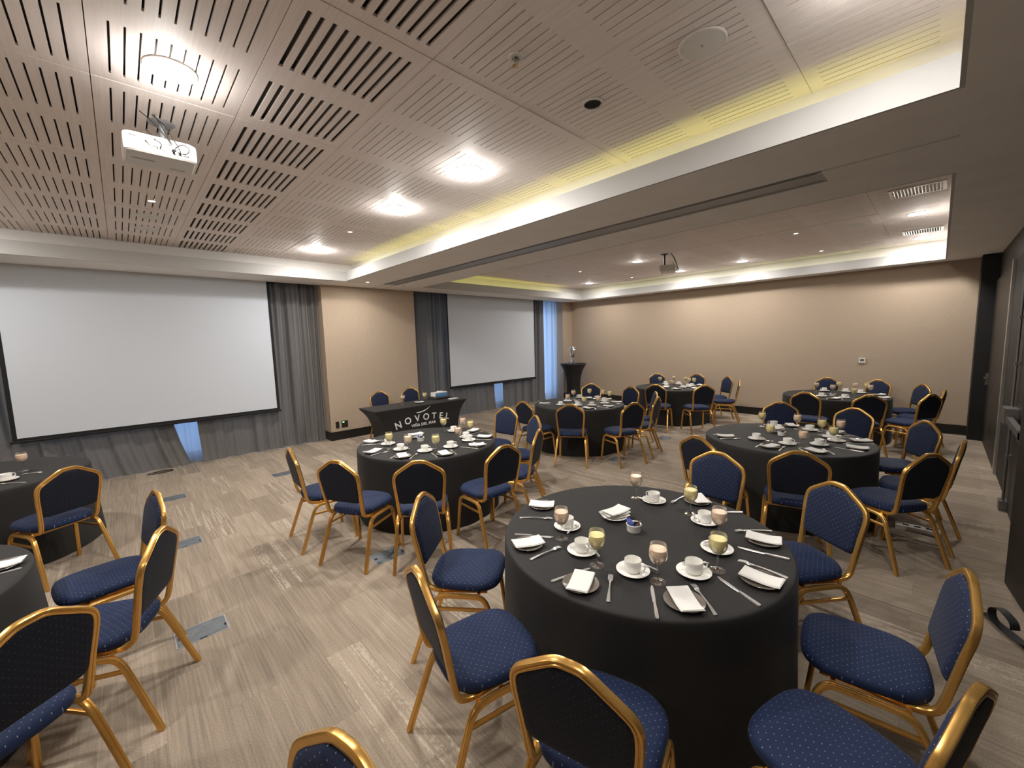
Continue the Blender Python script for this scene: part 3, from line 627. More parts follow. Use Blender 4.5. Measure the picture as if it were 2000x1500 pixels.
# ================================================================== FURNITURE
HOURS = ['twelve', 'one', 'two', 'three', 'four', 'five', 'six', 'seven', 'eight', 'nine', 'ten', 'eleven']
TABLES = {'T1': ((2.088, 1.163), 'nearest round table'), 'T2': ((2.48, 4.042), 'round table before lettered desk'), 'T3': ((5.774, 4.355), 'round table before cocktail table'),
          'T4': ((5.148, 1.107), 'middle right-hand round table'), 'T5': ((8.93, 4.125), 'far round table by beige wall'), 'T6': ((9.23, 1.25), 'far round table under thermostat'),
          'T7': ((-1.11, 6.12), 'table by big screen'), 'T8': ((-1.228, 3.366), 'table cut off at left edge')}
used = set()
def clock(tk, x, y, kind):
    """hour on a clock face laid on the table as the photographer sees it, twelve away from the viewer"""
    c = TABLES[tk][0]; d = math.hypot(*c); f = (c[0]/d, c[1]/d); r = (f[1], -f[0])
    v = (x-c[0], y-c[1]); h = math.atan2(v[0]*r[0]+v[1]*r[1], v[0]*f[0]+v[1]*f[1])/(PI/6)
    for dh in (0, .6, -.6, 1.2, -1.2, 2, -2, 3, -3):
        k = round(h+dh) % 12
        if (tk, k, kind) not in used:
            used.add((tk, k, kind)); return HOURS[k]
    return 'centre'

# ---- round tables under black cloths
def cloth_bm(seed, R=.776, flare=.018, fold=.010):
    r = random.Random(seed); n = 144; k1, k2 = r.choice((9, 10, 11)), r.choice((15, 17, 19)); p1, p2 = r.uniform(0, 6), r.uniform(0, 6)
    prof = [(.25, .7445), (.55, .7445), (R-.03, .7445), (R-.012, .7430), (R-.004, .7385), (R, .730)]
    rows = [[(a*math.cos(2*PI*j/n), a*math.sin(2*PI*j/n), z) for j in range(n)] for a, z in prof]
    for z in (.70, .62, .50, .36, .22, .10, .03, .006):
        t = 1-z/.73; row = []
        for j in range(n):
            th = 2*PI*j/n
            w = math.sin(k1*th+p1+.5*math.sin(2*th))*.65 + math.sin(k2*th+p2)*.35
            a = R + .001 + flare*t + fold*t**.8*w
            row.append((a*math.cos(th), a*math.sin(th), z))
        rows.append(row)
    mb = MB(); mb.rings(rows, True, False); return mb
TLAB = {'T1': 'nearest round table under black cloth, laid with cups and juice', 'T2': 'round table under black cloth in front of the lettered desk',
        'T3': 'round table under black cloth in front of the tall cocktail table', 'T4': 'laid round table under black cloth, middle of the right-hand side',
        'T5': 'distant round table under black cloth near the wall, left of thermostat', 'T6': 'distant round table under black cloth below the wall thermostat',
        'T7': 'round black-clothed table close to the big screen', 'T8': 'round black-clothed table cut off by the left picture edge'}
for i, (tk, ((cx, cy), nm)) in enumerate(TABLES.items()):
    r = empty('banquet_table', TLAB[tk], 'table', (cx, cy, 0), 0, 'round banquet tables')
    cloth_bm(20+i, flare=.05 if tk in ('T7', 'T8') else .018).build('tablecloth', M['cloth'], r, smooth=60)
    MB().lathe([(0, .715), (.755, .715), (.76, .738), (0, .740)], 48).build('tabletop', M['dark_wood'], r)
    for a in range(4):
        t = PI/4+a*PI/2; c, s = math.cos(t), math.sin(t)
        MB().sweep([(.48*c, .48*s, 0), (.44*c, .44*s, .71)], circ(.016, 8)).build('leg', M['grey_metal'], r)

# ---- chairs
TUBE = [(.0120, .0105), (.0125, .0035), (.0090, .0012), (.0090, -.0012), (.0125, -.0035), (.0120, -.0105), (.0070, -.0140), (-.0095, -.0140), (-.0125, -.0100), (-.0125, .0100), (-.0095, .0140), (.0070, .0140)]
THIN = [(a*.72, b*.60) for a, b in TUBE]
def half_frame():
    return [(.158, .155, .4285), (.166, .02, .4285), (.174, -.11, .430), (.177, -.165, .437), (.179, -.196, .458), (.180, -.211, .500), (.184, -.222, .560), (.190, -.236, .640), (.197, -.249, .715), (.200, -.260, .770), (.197, -.2665, .806), (.184, -.2715, .834), (.156, -.2755, .858), (.110, -.2785, .888), (.074, -.2805, .911), (.045, -.2813, .9255), (.020, -.2815, .9300), (0, -.2815, .930)]
def lean(z): return -.2225-(min(z, .83)-.562)*(.049/.268)-max(0, z-.83)*.10
def inset(poly, d):
    out = []; n = len(poly)
    for i in range(n):
        a, b, c = poly[i-1], poly[i], poly[(i+1) % n]
        t1 = (b-a).normalized(); t2 = (c-b).normalized(); n1 = Vector((-t1.y, t1.x)); n2 = Vector((-t2.y, t2.x))
        m = (n1+n2).normalized(); out.append(b+m*(d/max(.5, m.dot(n1))))
    return out
def make_chair():
    root = empty('banquet_chair', 'gold-framed blue banquet chair', 'chair')
    # seat: soft slab, wider and rounder in front
    out = []
    for j in range(56):
        t = 2*PI*j/56; c, s = math.cos(t), math.sin(t)
        p = 2/3.3; x = .212*abs(c)**p*(1 if c >= 0 else -1); y = (.232 if s > 0 else .205)*abs(s)**p*(1 if s >= 0 else -1)
        x *= 1.0 + .06*(y/.23); out.append((x, y))
    R = [[(x*k, y*k, z+(.010*(1-(x/.21)**2) if z > .48 else 0)) for x, y in out] for k, z in ((.80, .441), (.94, .443), (.985, .450), (1.0, .464), (.99, .478), (.95, .489), (.86, .4975), (.70, .502), (.45, .505), (.15, .506))]
    seat = MB().rings(R).build('seat', M['seat_fabric'], root, smooth=60)
    # back frame
    h = half_frame(); path = spline(h, 4); full = [Vector(p) for p in path] + [Vector((-p[0], p[1], p[2])) for p in reversed(path[:-1])]
    MB().sweep(full, TUBE, n0=(0, 0, -1)).build('back_frame', M['gold'], root, smooth=50)
    # padded back between the tubes; leaning outline follows the frame's inner edge
    fr2 = [Vector((q.x, q.z)) for q in spline(h, 2) if q.z > .575 and q.x > .05]
    half = [Vector((0, .560)), Vector((.08, .560)), Vector((.140, .561)), Vector((.166, .566))] + fr2 + [Vector((.045, .9165)), Vector((.0, .9185))]
    poly = half + [Vector((-q.x, q.y)) for q in reversed(half[1:-1])]
    def pad_outline(ins):
        return [Vector((q.x, lean(q.y), q.y)) for q in inset(poly, .0085+ins)]
    o0, o1, o2, o3 = pad_outline(.0), pad_outline(.008), pad_outline(.018), pad_outline(.030)
    front = lambda o, d: [p+Vector((0, d, 0)) for p in o]
    MB().rings([front(o0, .000), front(o0, .010), front(o1, .018), front(o2, .024), front(o3, .027)]).build('backrest', M['back_fabric'], root, smooth=60)
    MB().rings([front(o0, -.0005), front(o0, -.008), front(o1, -.011), front(o3, -.012)]).build('back_panel', M['shaded_fabric'], root, smooth=60)
    for s in (1, -1):
        rear = [(.238, -.292, .0), (.233, -.275, .05), (.215, -.186, .30), (.208, -.152, .375), (.205, -.120, .402), (.204, -.075, .4115), (.204, .0, .4125)]
        frnt = [(.222, .205, .0), (.219, .198, .06), (.209, .172, .30), (.206, .158, .365), (.204, .128, .402), (.204, .085, .4115), (.204, .0, .4125)]
        for q in (rear, frnt):
            MB().sweep([Vector((s*p.x, p.y, p.z)) for p in spline(q, 3)], TUBE, n0=(0, -1 if q is rear else 1, 0)).build('leg', M['gold'], root, smooth=50)
        MB().sweep([(s*.2125, -.172, .335), (s*.2075, .166, .335)], THIN, n0=(0, 0, 1)).build('stretcher', M['gold'], root, smooth=50)
    f = MB()
    for y in (-.12, .11): f.sweep([(-.20, y, .4235), (.20, y, .4235)], THIN, n0=(0, 0, 1))
    f.build('seat_frame', M['gold'], root, smooth=50)
    return root
proto = make_chair(); first = [True]
def place_chair(tx, ty, face, label, group):
    """(tx, ty): where the middle of the back's top stands; FACE: direction the sitter looks"""
    n = math.hypot(*face); fx_, fy_ = face[0]/n, face[1]/n
    loc = (tx+.2815*fx_, ty+.2815*fy_, 0); rz = math.atan2(-fx_, fy_)
    if first[0]:
        first[0] = False; r = proto; r.location = loc; r.rotation_euler.z = rz; r['label'] = label; r['group'] = group
    else: r = dup(proto, loc, rz, label, group)
    return r
TURN = {('T1', 3): 8, ('T1', 2): -6}
for tk, tops in CHAIR_TOPS.items():
    if tk not in TABLES: continue
    (cx, cy), nm = TABLES[tk]
    pol = [[math.atan2(y-cy, x-cx), math.hypot(x-cx, y-cy)] for x, y in tops]
    for _ in range(60):          # neighbours sit at least a chair's width apart
        for a in range(len(pol)):
            for b in range(a):
                d = (pol[a][0]-pol[b][0]+PI) % (2*PI)-PI; g = math.radians(27)
                if abs(d) < g: k = (g-abs(d))/2*(1 if d > 0 else -1); pol[a][0] += k; pol[b][0] -= k
    if tk == 'T2': pol[4] = [pol[4][0]-.05, pol[4][1]+.03]; pol[5] = [pol[5][0]+.05, pol[5][1]+.03]
    tops = [(cx+q*math.cos(t), cy+q*math.sin(t)) for t, q in pol]
    for i, (x, y) in enumerate(tops):
        v = Vector((cx-x, cy-y)); d = v.length
        if d < 1.31: x, y = cx-v.x/d*1.31, cy-v.y/d*1.31
        if d > 1.48: x, y = cx-v.x/d*1.48, cy-v.y/d*1.48
        hr = clock(tk, x, y, 'chair')
        v.normalize(); dt = v.x*x+v.y*y; dd = math.hypot(x, y)
        side = 'back to viewer' if dt > .45*dd else ('facing viewer' if dt < -.45*dd else 'seen side-on')
        a = math.radians(TURN.get((tk, i), 0)); v = Vector((v.x*math.cos(a)-v.y*math.sin(a), v.x*math.sin(a)+v.y*math.cos(a)))
        place_chair(x, y, v, f"blue gold-framed chair at {hr} o'clock of {nm}, {side}", 'banquet chairs around the round tables')
place_chair(.300, .930, (-.97, -.25), 'gold-framed chair cut off at the bottom picture edge, only back top showing', 'banquet chairs around the round tables')
place_chair(3.69, 7.78, (.04, -1), 'blue chair behind the lettered desk, nearer the pillar socket plates', 'chairs behind the lettered desk')
place_chair(4.43, 7.86, (.02, -1), 'blue chair behind the lettered desk, nearer the blue box', 'chairs behind the lettered desk')

# ---- lettered desk under a stretch cover
def desk():
    cx, cy, hx, hy = 3.965, 6.835, .968, .335
    r = empty('head_table', 'long desk under black stretch cover with white lettering', 'table', (cx, cy, 0))
    def ring(ix, iy0, iy1, z, rc=.03, scal=0):
        x1 = hx-ix; ya = -hy+iy0; yb = hy-iy1; P = []
        for qx, qy, a0 in ((1, -1, -90), (1, 1, 0), (-1, 1, 90), (-1, -1, 180)):
            px = qx*(x1-rc); py = (ya+rc) if qy < 0 else (yb-rc)
            for k in range(5):
                a = math.radians(a0+k*22.5); P.append((px+rc*math.cos(a), py+rc*math.sin(a), z))
        out = []
        for i, p in enumerate(P):       # add points along the long sides so the hem can arch between the feet
            q = P[(i+1) % len(P)]; out.append(p)
            m = 10 if abs(q[0]-p[0]) > .5 else (4 if abs(q[1]-p[1]) > .3 else 1)
            for k in range(1, m):
                u = k/m; z2 = z+scal*4*u*(1-u); out.append((p[0]+(q[0]-p[0])*u, p[1]+(q[1]-p[1])*u, z2))
        return out
    R = [ring(.02, .02, .02, .7505), ring(.004, .004, .004, .748), ring(0, 0, 0, .741), ring(.002, .002, .002, .722), ring(.035, .010, .012, .69), ring(.085, .018, .03, .63), ring(.135, .020, .05, .55), ring(.175, .020, .06, .45),
         ring(.200, .020, .065, .33), ring(.212, .020, .065, .20), ring(.218, .020, .065, .08, .03, .03), ring(.218, .020, .065, .004, .03, .07)]
    MB().rings(R, True, False).build('stretch_cover', M['stretch'], r, smooth=50)
    MB().box(-hx+.03, hx-.03, -hy+.03, hy-.03, .715, .742).build('desktop', M['dark_wood'], r, smooth=0)
    for sx in (-1, 1):
        for sy in (-1, 1):
            MB().lathe([(.016, 0), (.016, .715)], 10, c=(sx*.70, sy*.22, 0)).build('leg', M['grey_metal'], r)
    def text(s, x, z, h, ang=0.0, fat=0.0, nm='letter', space=1.0):
        cu = bpy.data.curves.new(nm, 'FONT'); cu.body = s; cu.size = h/.715; cu.align_x = 'CENTER'; cu.extrude = .0008; cu.offset = fat; cu.space_character = space
        t_ = bpy.data.objects.new('text_source', cu); me = bpy.data.meshes.new_from_object(t_); bpy.data.objects.remove(t_); me.materials.clear(); me.materials.append(M['lettering'])
        o = bpy.data.objects.new(nm, me); COL.objects.link(o); o.parent = r
        o.matrix_local = Matrix.Translation((x-cx, -hy+.0175, z)) @ Matrix.Rotation(PI/2, 4, 'X') @ Matrix.Rotation(ang, 4, 'Z')
        return o
    for ch, x, z, h, a in (('N', 3.430, .393, .124, 14), ('O', 3.618, .444, .119, 9), ('V', 3.806, .464, .120, 4), ('O', 3.988, .468, .118, 0), ('T', 4.155, .462, .116, -5), ('E', 4.305, .443, .116, -9), ('L', 4.445, .413, .120, -13)):
        text(ch, x, z, h, math.radians(a), .0028)
    text('VI\u00d1A DEL MAR', 3.932, .373, .052, math.radians(.4), .0016, 'lettering', 1.08)
    # swoosh
    A = spline([(3.790, .622), (3.905, .630), (4.005, .665), (4.080, .716)], 8); mb = MB(); n = len(A); ring0 = []; ring1 = []
    for i, p in enumerate(A):
        u = i/(n-1); wdt = .012*math.sin(PI*min(1, u*.85+.12))**.8*(1-u*.5)
        q = A[min(i+1, n-1)]; o = A[max(i-1, 0)]; t = Vector((q[0]-o[0], q[1]-o[1])).normalized(); nn = Vector((-t.y, t.x))
        ring0.append((p[0]+nn.x*wdt-cx, p[1]+nn.y*wdt)); ring1.append((p[0]-nn.x*wdt-cx, p[1]-nn.y*wdt))
    yf = lambda z: -hy-.002+(.018 if z < .63 else .018-(z-.63)/.06*.008 if z < .69 else .010-(z-.69)/.032*.008)
    rows = [[(a, yf(b), b), (c, yf(d), d), (c, yf(d)+.0025, d), (a, yf(b)+.0025, b)] for (a, b), (c, d) in zip(ring0, ring1)]
    mb.rings(rows).build('swoosh', M['lettering'], r, smooth=0)
desk()
ZD = .7505
# ---- tall cocktail table in the corner
CX, CY = 9.95, 7.70
r = empty('cocktail_table', 'tall cocktail table in black stretch cover by far corner', 'table', (CX, CY, 0))
n = 40; rows = []
for rad, z, sc in ((.05, 1.1435, 0), (.36, 1.1435, 0), (.385, 1.140, 0), (.39, 1.130, 0), (.388, 1.108, 0), (.345, 1.04, 0), (.29, .93, .01), (.245, .78, .015), (.215, .60, .02), (.205, .42, .03), (.215, .26, .05), (.245, .12, .07), (.275, .03, .09), (.285, .003, .10)):
    rows.append([((rad-sc*.5+sc*.5*math.cos(4*2*PI*j/n))*math.cos(2*PI*j/n+.6), (rad-sc*.5+sc*.5*math.cos(4*2*PI*j/n))*math.sin(2*PI*j/n+.6), z + (.06*(1-math.cos(4*2*PI*j/n))/2*(1 if z < .05 else 0))) for j in range(n)])
MB().rings(rows, True, False).build('stretch_cover', M['stretch'], r, smooth=60)
MB().lathe([(0, 1.11), (.37, 1.11), (.37, 1.135), (0, 1.135)], 32).build('tabletop', M['dark_wood'], r)
MB().lathe([(.035, .0), (.035, 1.11)], 12).build('pole', M['grey_metal'], r)
ZT = 1.1445
r = empty('drink_dispenser', 'shiny chrome drink dispenser with domed lid on cocktail table', 'dispenser', (CX-.03, CY-.02, ZT)); r.scale = (1.3, 1.3, 1.02)
for k in range(3):
    a = k*2*PI/3+.4; MB().sweep(spline([(.085*math.cos(a), .085*math.sin(a), .006), (.075*math.cos(a), .075*math.sin(a), .03), (.03*math.cos(a), .03*math.sin(a), .075), (.012*math.cos(a), .012*math.sin(a), .14)]), circ(.007, 8)).build('leg', M['chrome'], r)
MB().lathe([(0, .13), (.02, .13), (.022, .19), (.05, .205), (.066, .225), (.070, .36), (.080, .375), (.080, .385), (.0, .385)], 28).build('tank', M['chrome'], r)
MB().lathe([(.086, .386), (.085, .40), (.078, .445), (.060, .485), (.034, .512), (.012, .522), (.012, .535), (.016, .545), (0, .553)], 28, cap0=True).build('lid', M['chrome'], r)
for s in (-1, 1):
    MB().sweep([(s*.08, 0, .375), (s*.115, 0, .385)], circ(.005, 8)).lathe([(0, -.016), (.012, -.010), (.016, 0), (.012, .010), (0, .016)], 12, c=(s*.122, 0, .388)).build('handle', M['chrome'], r)
MB().sweep(spline([(0, -.06, .225), (0, -.095, .222), (0, -.10, .205), (0, -.10, .185)]), circ(.008, 8)).box(-.004, .004, -.095, -.085, .225, .262).build('tap', M['chrome'], r)
def tumbler_bm():
    return MB().lathe([(0, .002), (.024, .002), (.026, .004), (.031, .088), (.033, .090), (.0345, .088), (.029, .001), (0, 0)], 20, cap0=False, cap1=False)
tb = None
for k, (dx, dy) in enumerate(((-.29, -.06), (-.22, -.12), (-.24, -.01), (-.17, -.06), (-.30, -.135), (-.17, -.17))):
    if tb is None: o = tb = tumbler_bm().build('tumbler', M['tumbler'], smooth=50)
    else: o = tb.copy(); COL.objects.link(o)
    o.location = (CX+dx, CY+dy, ZT)
    tag(o, 'empty clear tumbler in the cluster beside the chrome dispenser', 'glass', 'tumblers on the cocktail table')
r = tag(MB().lathe([(0, .002), (.10, .002), (.125, .014), (.128, .013), (.10, 0), (0, 0)], 32, c=(CX+.19, CY-.09, ZT), cap0=False, cap1=False).build('tray', M['chrome']), 'round shiny tray beside the dispenser on the cocktail table', 'tray')

# ================================================================== TABLEWARE
def strip(path, widths, th):
    """flat bar along PATH (x, y, z) with half WIDTHS and thickness TH"""
    R = []
    for p, w_ in zip(path, widths):
        x, y, z = p; R.append([(x-w_, y, z), (x+w_, y, z), (x+w_*.8, y, z+th), (x-w_*.8, y, z+th)])
    return R
def fork_bm():
    mb = MB(); Z = lambda y: .0015 + .011*max(0, math.sin(PI*min(1, max(0, (y+.10)/.20))))*.6 + (.004 if y > .06 else 0)
    ys = [-.105, -.098, -.06, -.01, .03, .045, .058, .066]; ws = [.006, .0092, .0072, .004, .0034, .006, .0112, .0118]
    mb.rings(strip([(0, y, Z(y)) for y in ys], ws, .0022))
    for k in range(4):
        x = -.0093+k*.0062
        mb.rings(strip([(x, .064, Z(.064)), (x, .085, Z(.085)+.001), (x*.96, .104, .0045)], [.0020, .0019, .0011], .002))
    return mb
def knife_bm():
    mb = MB()
    mb.rings(strip([(0, y, .0012) for y in (-.112, -.104, -.06, -.02, -.008)], [.005, .0088, .0082, .0062, .0050], .0052))
    mb.rings(strip([(x, y, .0018) for x, y in ((0, -.010), (0, .0), (.0006, .05), (.001, .09), (.002, .108), (.003, .117))], [.0050, .0072, .0088, .0084, .0058, .0018], .0018))
    return mb
def spoon_bm():
    mb = MB(); ys = [-.07, -.064, -.03, .0, .022]; ws = [.003, .0062, .0046, .0026, .003]
    mb.rings(strip([(0, y, .0015+.005*math.sin(PI*(y+.07)/.1)) for y in ys], ws, .0018))
    R = []
    for k in range(7):
        t = k/6; y = .018+.045*t; w_ = max(.0012, .0135*math.sin(PI*min(1, .08+t*.86))**.75)
        dip = -.005*math.sin(PI*t); R.append([(-w_, y, .0048), (-w_*.5, y, .0052+dip*.75), (0, y, .0054+dip), (w_*.5, y, .0052+dip*.75), (w_, y, .0048), (w_*.5, y, .0040+dip*.75), (0, y, .0040+dip), (-w_*.5, y, .0040+dip*.75)])
    mb.rings(R); return mb
def napkin_bm(seed=0):
    r = random.Random(seed); mb = MB(); hw, hl = .049, .084
    for lay in range(2):
        n = 8; k = .004*lay; R = []
        for i in range(n+1):
            u = -1+2*i/n; y = u*(hl-.003*lay); z = .0008+.0024*lay + .007*abs(u)**2.2 + .0012*math.sin(3*u+seed)
            w_ = hw-.002*lay; R.append([(-w_+k, y, z), (w_-k*.3, y+.002*lay, z+.0010), (w_-k*.3, y+.002*lay, z+.0030), (-w_+k, y, z+.0026)])
        mb.rings(R)
    return mb
def plate_bm(): return MB().lathe([(0, .004), (.052, .004), (.058, .0055), (.078, .0135), (.0835, .0155), (.0845, .0145), (.079, .0105), (.058, .002), (.050, 0), (0, 0)], 40, cap0=False, cap1=False)
def saucer_bm(): return MB().lathe([(0, .005), (.024, .005), (.028, .0065), (.036, .0065), (.070, .0150), (.0785, .0175), (.0795, .0162), (.070, .0115), (.044, .002), (.040, 0), (0, 0)], 40, cap0=False, cap1=False)
def cup_bm():
    return MB().lathe([(0, .006), (.030, .006), (.0345, .010), (.0368, .030), (.0382, .058), (.0392, .060), (.0405, .058), (.0388, .028), (.0365, .007), (.033, .002), (.031, 0), (.028, 0), (.027, .002), (0, .002)], 32, cap0=False, cap1=False)
def handle_bm(): return MB().sweep(spline([(.0385, 0, .047), (.050, 0, .052), (.0605, 0, .046), (.0615, 0, .033), (.054, 0, .020), (.0380, 0, .014)], 4), [(a*.85, b*1.5) for a, b in circ(.0032, 8)], n0=(0, 0, 1))
def glass_bm():
    return MB().lathe([(0, .0), (.034, .0), (.0365, .0012), (.036, .0026), (.020, .0050), (.007, .0085), (.0042, .020), (.0038, .055), (.0048, .078), (.010, .085), (.024, .094), (.036, .111), (.0418, .130), (.0425, .140), (.0410, .158), (.0372, .183), (.0368, .185)], 32, cap0=True, cap1=False)
def juice_bm(): return MB().lathe([(0, .0880), (.010, .0885), (.0225, .0965), (.0345, .1125), (.0402, .1305), (.0408, .140), (.0396, .156), (.0384, .164), (0, .164)], 32, cap0=False, cap1=False)
def ram_bm(): return MB().lathe([(0, .005), (.034, .005), (.0365, .008), (.039, .040), (.0405, .0425), (.0430, .0425), (.0438, .040), (.0415, .036), (.0405, .004), (.039, 0), (0, 0)], 36, cap0=False, cap1=False)
def packet_bm():
    R = []
    for i in range(7):
        u = -1+2*i/6; t = .0045*(1-abs(u)**3)+.0006; R.append([(-.0165, u*.030, -t*.5), (0, u*.030, -t), (.0165, u*.030, -t*.5), (.0165, u*.030, t*.5), (0, u*.030, t), (-.0165, u*.030, t*.5)])
    return MB().rings(R)
PRO = {}
def ware(kind, loc, rz, label, group, tilt=None):
    cat = {'plate': 'plate', 'saucer': 'saucer', 'coffee_cup': 'cup', 'juice_y': 'glass', 'juice_p': 'glass', 'fork': 'fork', 'knife': 'knife', 'teaspoon': 'spoon', 'napkin': 'napkin', 'ramekin': 'ramekin', 'blue': 'sachet', 'brown': 'sachet'}[kind]
    if kind not in PRO:
        if kind == 'coffee_cup':
            o = cup_bm().build('coffee_cup', M['china'], smooth=45); handle_bm().build('handle', M['china'], o, smooth=60)
        elif kind in ('juice_y', 'juice_p'):
            o = glass_bm().build('juice_glass', M['glass'], smooth=60); juice_bm().build('juice', M[kind], o, smooth=45)
        else:
            bm_, mt_, nm_ = {'plate': (plate_bm, 'smoke_plate', 'plate'), 'saucer': (saucer_bm, 'china', 'saucer'), 'fork': (fork_bm, 'steel', 'fork'), 'knife': (knife_bm, 'steel', 'knife'), 'teaspoon': (spoon_bm, 'steel', 'teaspoon'),
                             'napkin': (napkin_bm, 'napkin', 'paper_napkin'), 'ramekin': (ram_bm, 'china', 'ramekin'), 'blue': (packet_bm, 'blue_pack', 'sachet'), 'brown': (packet_bm, 'brown_pack', 'sachet')}[kind]
            o = bm_().build(nm_, M[mt_], smooth=40)
        PRO[kind] = o
    else: o = dup(PRO[kind])
    o.location = loc; o.rotation_euler = (tilt[0], tilt[1], rz) if tilt else (0, 0, rz)
    tag(o, label, cat, group)
    return o
ZTB = .7448
GROUPS = {'plate': 'side plates on the round tables', 'saucer': 'saucers on the round tables', 'coffee_cup': 'coffee cups on the round tables', 'juice': 'juice glasses on the round tables', 'fork': 'forks on the round tables',
          'knife': 'knives on the round tables', 'teaspoon': 'teaspoons on the saucers', 'napkin': 'paper napkins on the round tables'}
def seg_pose(sg, half):
    (ax, ay, bx, by) = sg; return ((ax+bx)/2, (ay+by)/2), math.atan2(-(ax-bx), ay-by)
for tk, items in ITEMS.items():
    (cx, cy), nm = TABLES[tk]; seats = {}
    for i, kind, x, y, col in items: seats.setdefault(i, {})[kind] = (x, y, col)
    for i, d in seats.items():
        if i == 90:
            x, y, _ = d['ram']
            ware('ramekin', (x, y, ZTB), 0, f"white ramekin holding sachets, middle of {nm}", 'ramekins on the round tables')
            ps = [('blue', -.016, .010, .9, .5), ('blue', .004, .022, .6, -.2), ('brown', .017, -.008, .8, 2.2)] if tk == 'T1' else [('blue', -.012, .008, .9, .5), ('brown', .012, -.006, .8, 2.2)]
            if tk == 'T1': ps.append(('brown', .004, -.020, 1.0, 3.4))
            for n_, (kd, dx, dy, tl, az) in enumerate(ps):
                pos = {'T1': ['leaning out on the far side', 'standing by the rim', 'leaning out on the near side', 'lying lowest']}.get(tk, ['leaning on the rim', 'leaning on the rim'])[n_]
                ware(kd, (x+dx, y+dy, ZTB+.040), az, f"{kd} sachet {pos} of the ramekin, {nm}", 'sachets in the ramekins', (tl, 0))
            continue
        if i == 91:
            x, y, _ = d['nap']
            ware('saucer', (x, y, ZTB), 0, f"white dish under a stack of napkins, middle of {nm}", 'napkin dishes')
            for k in range(3):
                ware('napkin', (x+.004*k, y-.003*k, ZTB+.0185+.0125*k), 1.0+.22*k, f"{['lowest', 'middle', 'topmost'][k]} white napkin of the stack amid {nm}", 'stacked napkins')
            continue
        pl, sa, gl = d.get('plate'), d.get('saucer'), d.get('glass')
        ref = pl or sa or gl
        v = Vector((cx-ref[0], cy-ref[1])).normalized(); rt = Vector((v.y, -v.x)); ang = math.atan2(-v.x, v.y)
        hr = clock(tk, ref[0], ref[1], 'seat'); at = f"at {hr} o'clock of {nm}"
        if pl:
            ware('plate', (pl[0], pl[1], ZTB), 0, f"grey-brown side plate under a napkin {at}", GROUPS['plate'])
            if tk == 'T1': c_, a_ = seg_pose(T1_NA[i], .08); c_ = Vector(c_)*.25 + Vector((pl[0], pl[1]))*.75
            else: c_, a_ = Vector((pl[0], pl[1])), ang+rnd.uniform(-.7, .7)
            ware('napkin', (c_[0], c_[1], ZTB+.0145), a_, f"folded white napkin on the plate {at}", GROUPS['napkin'])
            sgF = T1_F[i] if tk == 'T1' else None; sgK = T1_K[i] if tk == 'T1' else None
            P = Vector((pl[0], pl[1]))
            zF = ZTB+.0003
            if tk == 'T1':
                cF, aF = seg_pose(sgF, .1); over = (Vector(cF)-P).length < .09
                ware('fork', (cF[0], cF[1], ZTB+(.0225 if over else .0003)), aF, f"steel fork {at}", GROUPS['fork'])
                if sgK:
                    cK, aK = seg_pose(sgK, .1); ware('knife', (cK[0], cK[1], ZTB+.0003), aK, f"steel knife {at}", GROUPS['knife'])
            else:
                def free(pos, rad=.05):
                    return all((pos-Vector((q[2], q[3]))).length > ({'plate': .090, 'saucer': .085, 'ram': .05}.get(q[1], .042)) for q in items if q[1] != 'nap') and (pos-Vector((cx, cy))).length < .752
                for kd, sgn in (('fork', 1), ('knife', -1)):
                    done = False
                    for off in (.100, .112, .125, .140):
                        for tw in (0, .2, -.2, .4, -.4, .65, -.65):
                            c_ = P+rt*sgn*off+v*(.012 if (P-Vector((cx, cy))).length < .62 else .035); a_ = ang+tw; dv = Vector((-math.sin(a_), math.cos(a_)))
                            if all(free(c_+dv*q) for q in (-.09, -.045, 0, .045, .09)):
                                ware(kd, (c_.x, c_.y, ZTB+.0003), a_, f"steel {kd} {at}", GROUPS[kd]); done = True; break
                        if done: break
        if sa:
            ware('saucer', (sa[0], sa[1], ZTB), 0, f"white saucer under a cup {at}", GROUPS['saucer'])
            ha = math.atan2(rt.y, rt.x)+rnd.uniform(-.15, .15)
            ware('coffee_cup', (sa[0], sa[1], ZTB+.0066), ha, f"white coffee cup {at}", GROUPS['coffee_cup'])
            sp = Vector((sa[0], sa[1]))+v*.055+rt*.030
            if gl is None or (Vector((gl[0], gl[1]))-sp).length > .06:
                ware('teaspoon', (sp.x, sp.y, ZTB+.0165), math.atan2(rt.x, -rt.y), f"small teaspoon on the saucer {at}", GROUPS['teaspoon'])
            else:
                sp = Vector((sa[0], sa[1]))-v*.055+rt*.02
                ware('teaspoon', (sp.x, sp.y, ZTB+.0165), math.atan2(rt.x, -rt.y), f"small teaspoon on the saucer {at}", GROUPS['teaspoon'])
        if gl:
            k = 'juice_y' if gl[2] == 'y' else 'juice_p'
            ware(k, (gl[0], gl[1], ZTB), rnd.uniform(0, 6), f"stem glass of {'pale yellow' if gl[2] == 'y' else 'peach'} juice {at}", GROUPS['juice'])
# cropped settings at the left edge of the picture
ware('fork', (-.80, 5.60, ZTB+.0003), 1.0, 'steel fork near the cup on the table by big screen', GROUPS['fork'])
ware('teaspoon', (-.72, 5.93, ZTB+.0003), 1.3, 'small spoon lying on cloth of the table by big screen', GROUPS['teaspoon'])
ware('napkin', (-.568, 3.404, ZTB+.0145+.0001), .6, 'wide white napkin over the plate on the table cut off at left edge', GROUPS['napkin']) if False else None

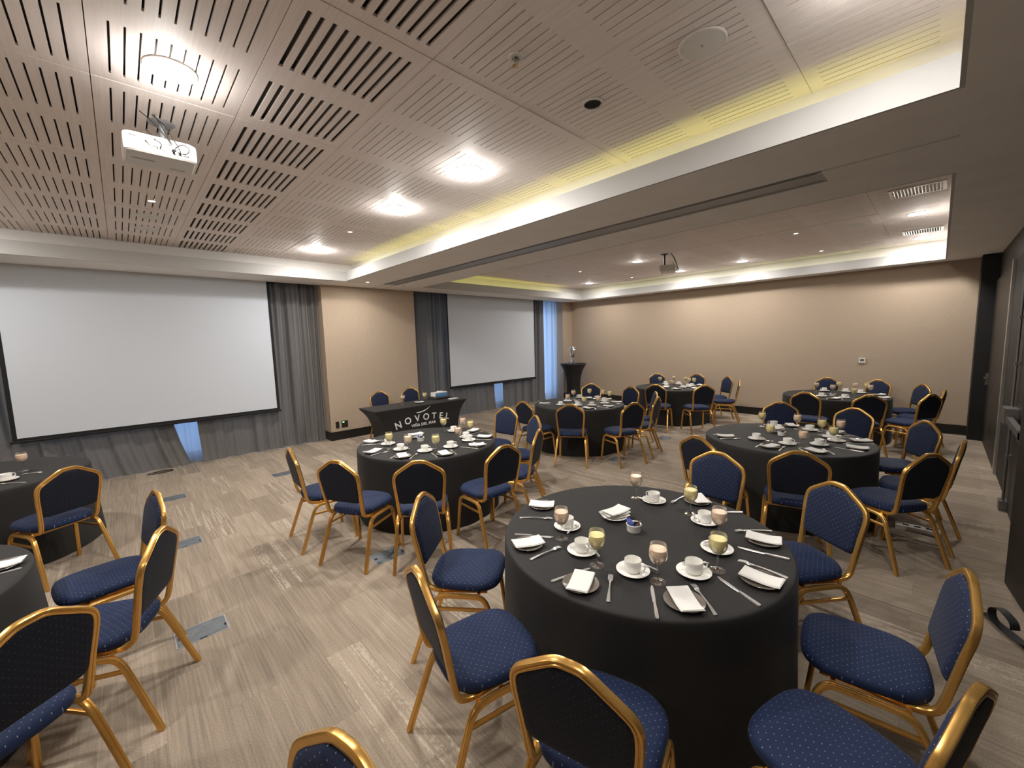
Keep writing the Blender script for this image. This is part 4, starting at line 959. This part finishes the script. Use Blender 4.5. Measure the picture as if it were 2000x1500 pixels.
# things on the lettered desk
ware('juice_p', (3.715, 6.86, ZD), 0, 'stem glass of peach juice on the lettered desk', 'juice glasses on the desk')
ware('juice_y', (4.175, 6.84, ZD), 0, 'stem glass of pale yellow juice on the lettered desk', 'juice glasses on the desk')
ware('plate', (4.02, 6.80, ZD), 0, 'side plate under a napkin on the lettered desk', 'desk plate')
ware('napkin', (4.02, 6.80, ZD+.0145), 1.3, 'folded white napkin on the lettered desk plate', 'desk napkin')
tag(MB().box(-.10, .10, -.05, .05, 0, .006).box(-.097, .097, -.047, .047, .006, .011).build('paper_stack', M['napkin'], smooth=0, loc=(4.76, 6.72, ZD), rotz=.1), 'small white paper stack at the open end of the lettered desk', 'paper')
def rounded_slab(hx, hy, z0, z1, rc):
    def ring(z, k):
        P = []
        for qx, qy, a0 in ((1, -1, -90), (1, 1, 0), (-1, 1, 90), (-1, -1, 180)):
            for j in range(4):
                a = math.radians(a0+j*30); P.append((qx*(hx-rc)+rc*math.cos(a)*1-(hx*(1-k))*qx, qy*(hy-rc)+rc*math.sin(a)-(hy*(1-k))*qy, z))
        return P
    return MB().rings([ring(z0, .97), ring(z0+.006, 1), ring(z1-.008, 1), ring(z1, .97)])
bag = rounded_slab(.19, .14, 0, .055, .03).build('laptop_case', M['dark_plastic'], smooth=40, loc=(4.60, 7.00, ZD), rotz=.05); tag(bag, 'flat black case under the blue box on lettered desk', 'case')
MB().sweep(spline([(-.06, -.142, .028), (-.05, -.165, .028), (.05, -.165, .028), (.06, -.142, .028)]), circ(.006, 6)).build('handle', M['strap'], bag)
bx = MB().box(-.15, .15, -.075, .075, 0, .075).build('blue_box', M['blue_box'], smooth=0, loc=(4.61, 7.00, ZD+.0555), rotz=.08); tag(bx, 'light blue and white box on the black case, lettered desk', 'box')
MB().box(-.151, .151, -.076, .076, .062, .079).build('lid_band', M['plastic_white'], bx, smooth=0)
MB().box(-.1515, -.149, -.0765, .0765, .0, .062).build('label_panel', M['plastic_white'], bx, smooth=0)
MB().rings([[(-.05, -.03, .079), (.06, -.04, .079), (.07, .04, .079), (-.04, .035, .079)], [(-.035, -.02, .10), (.04, -.025, .105), (.045, .025, .095), (-.03, .02, .10)]]).build('tissue', M['napkin'], bx, smooth=60)
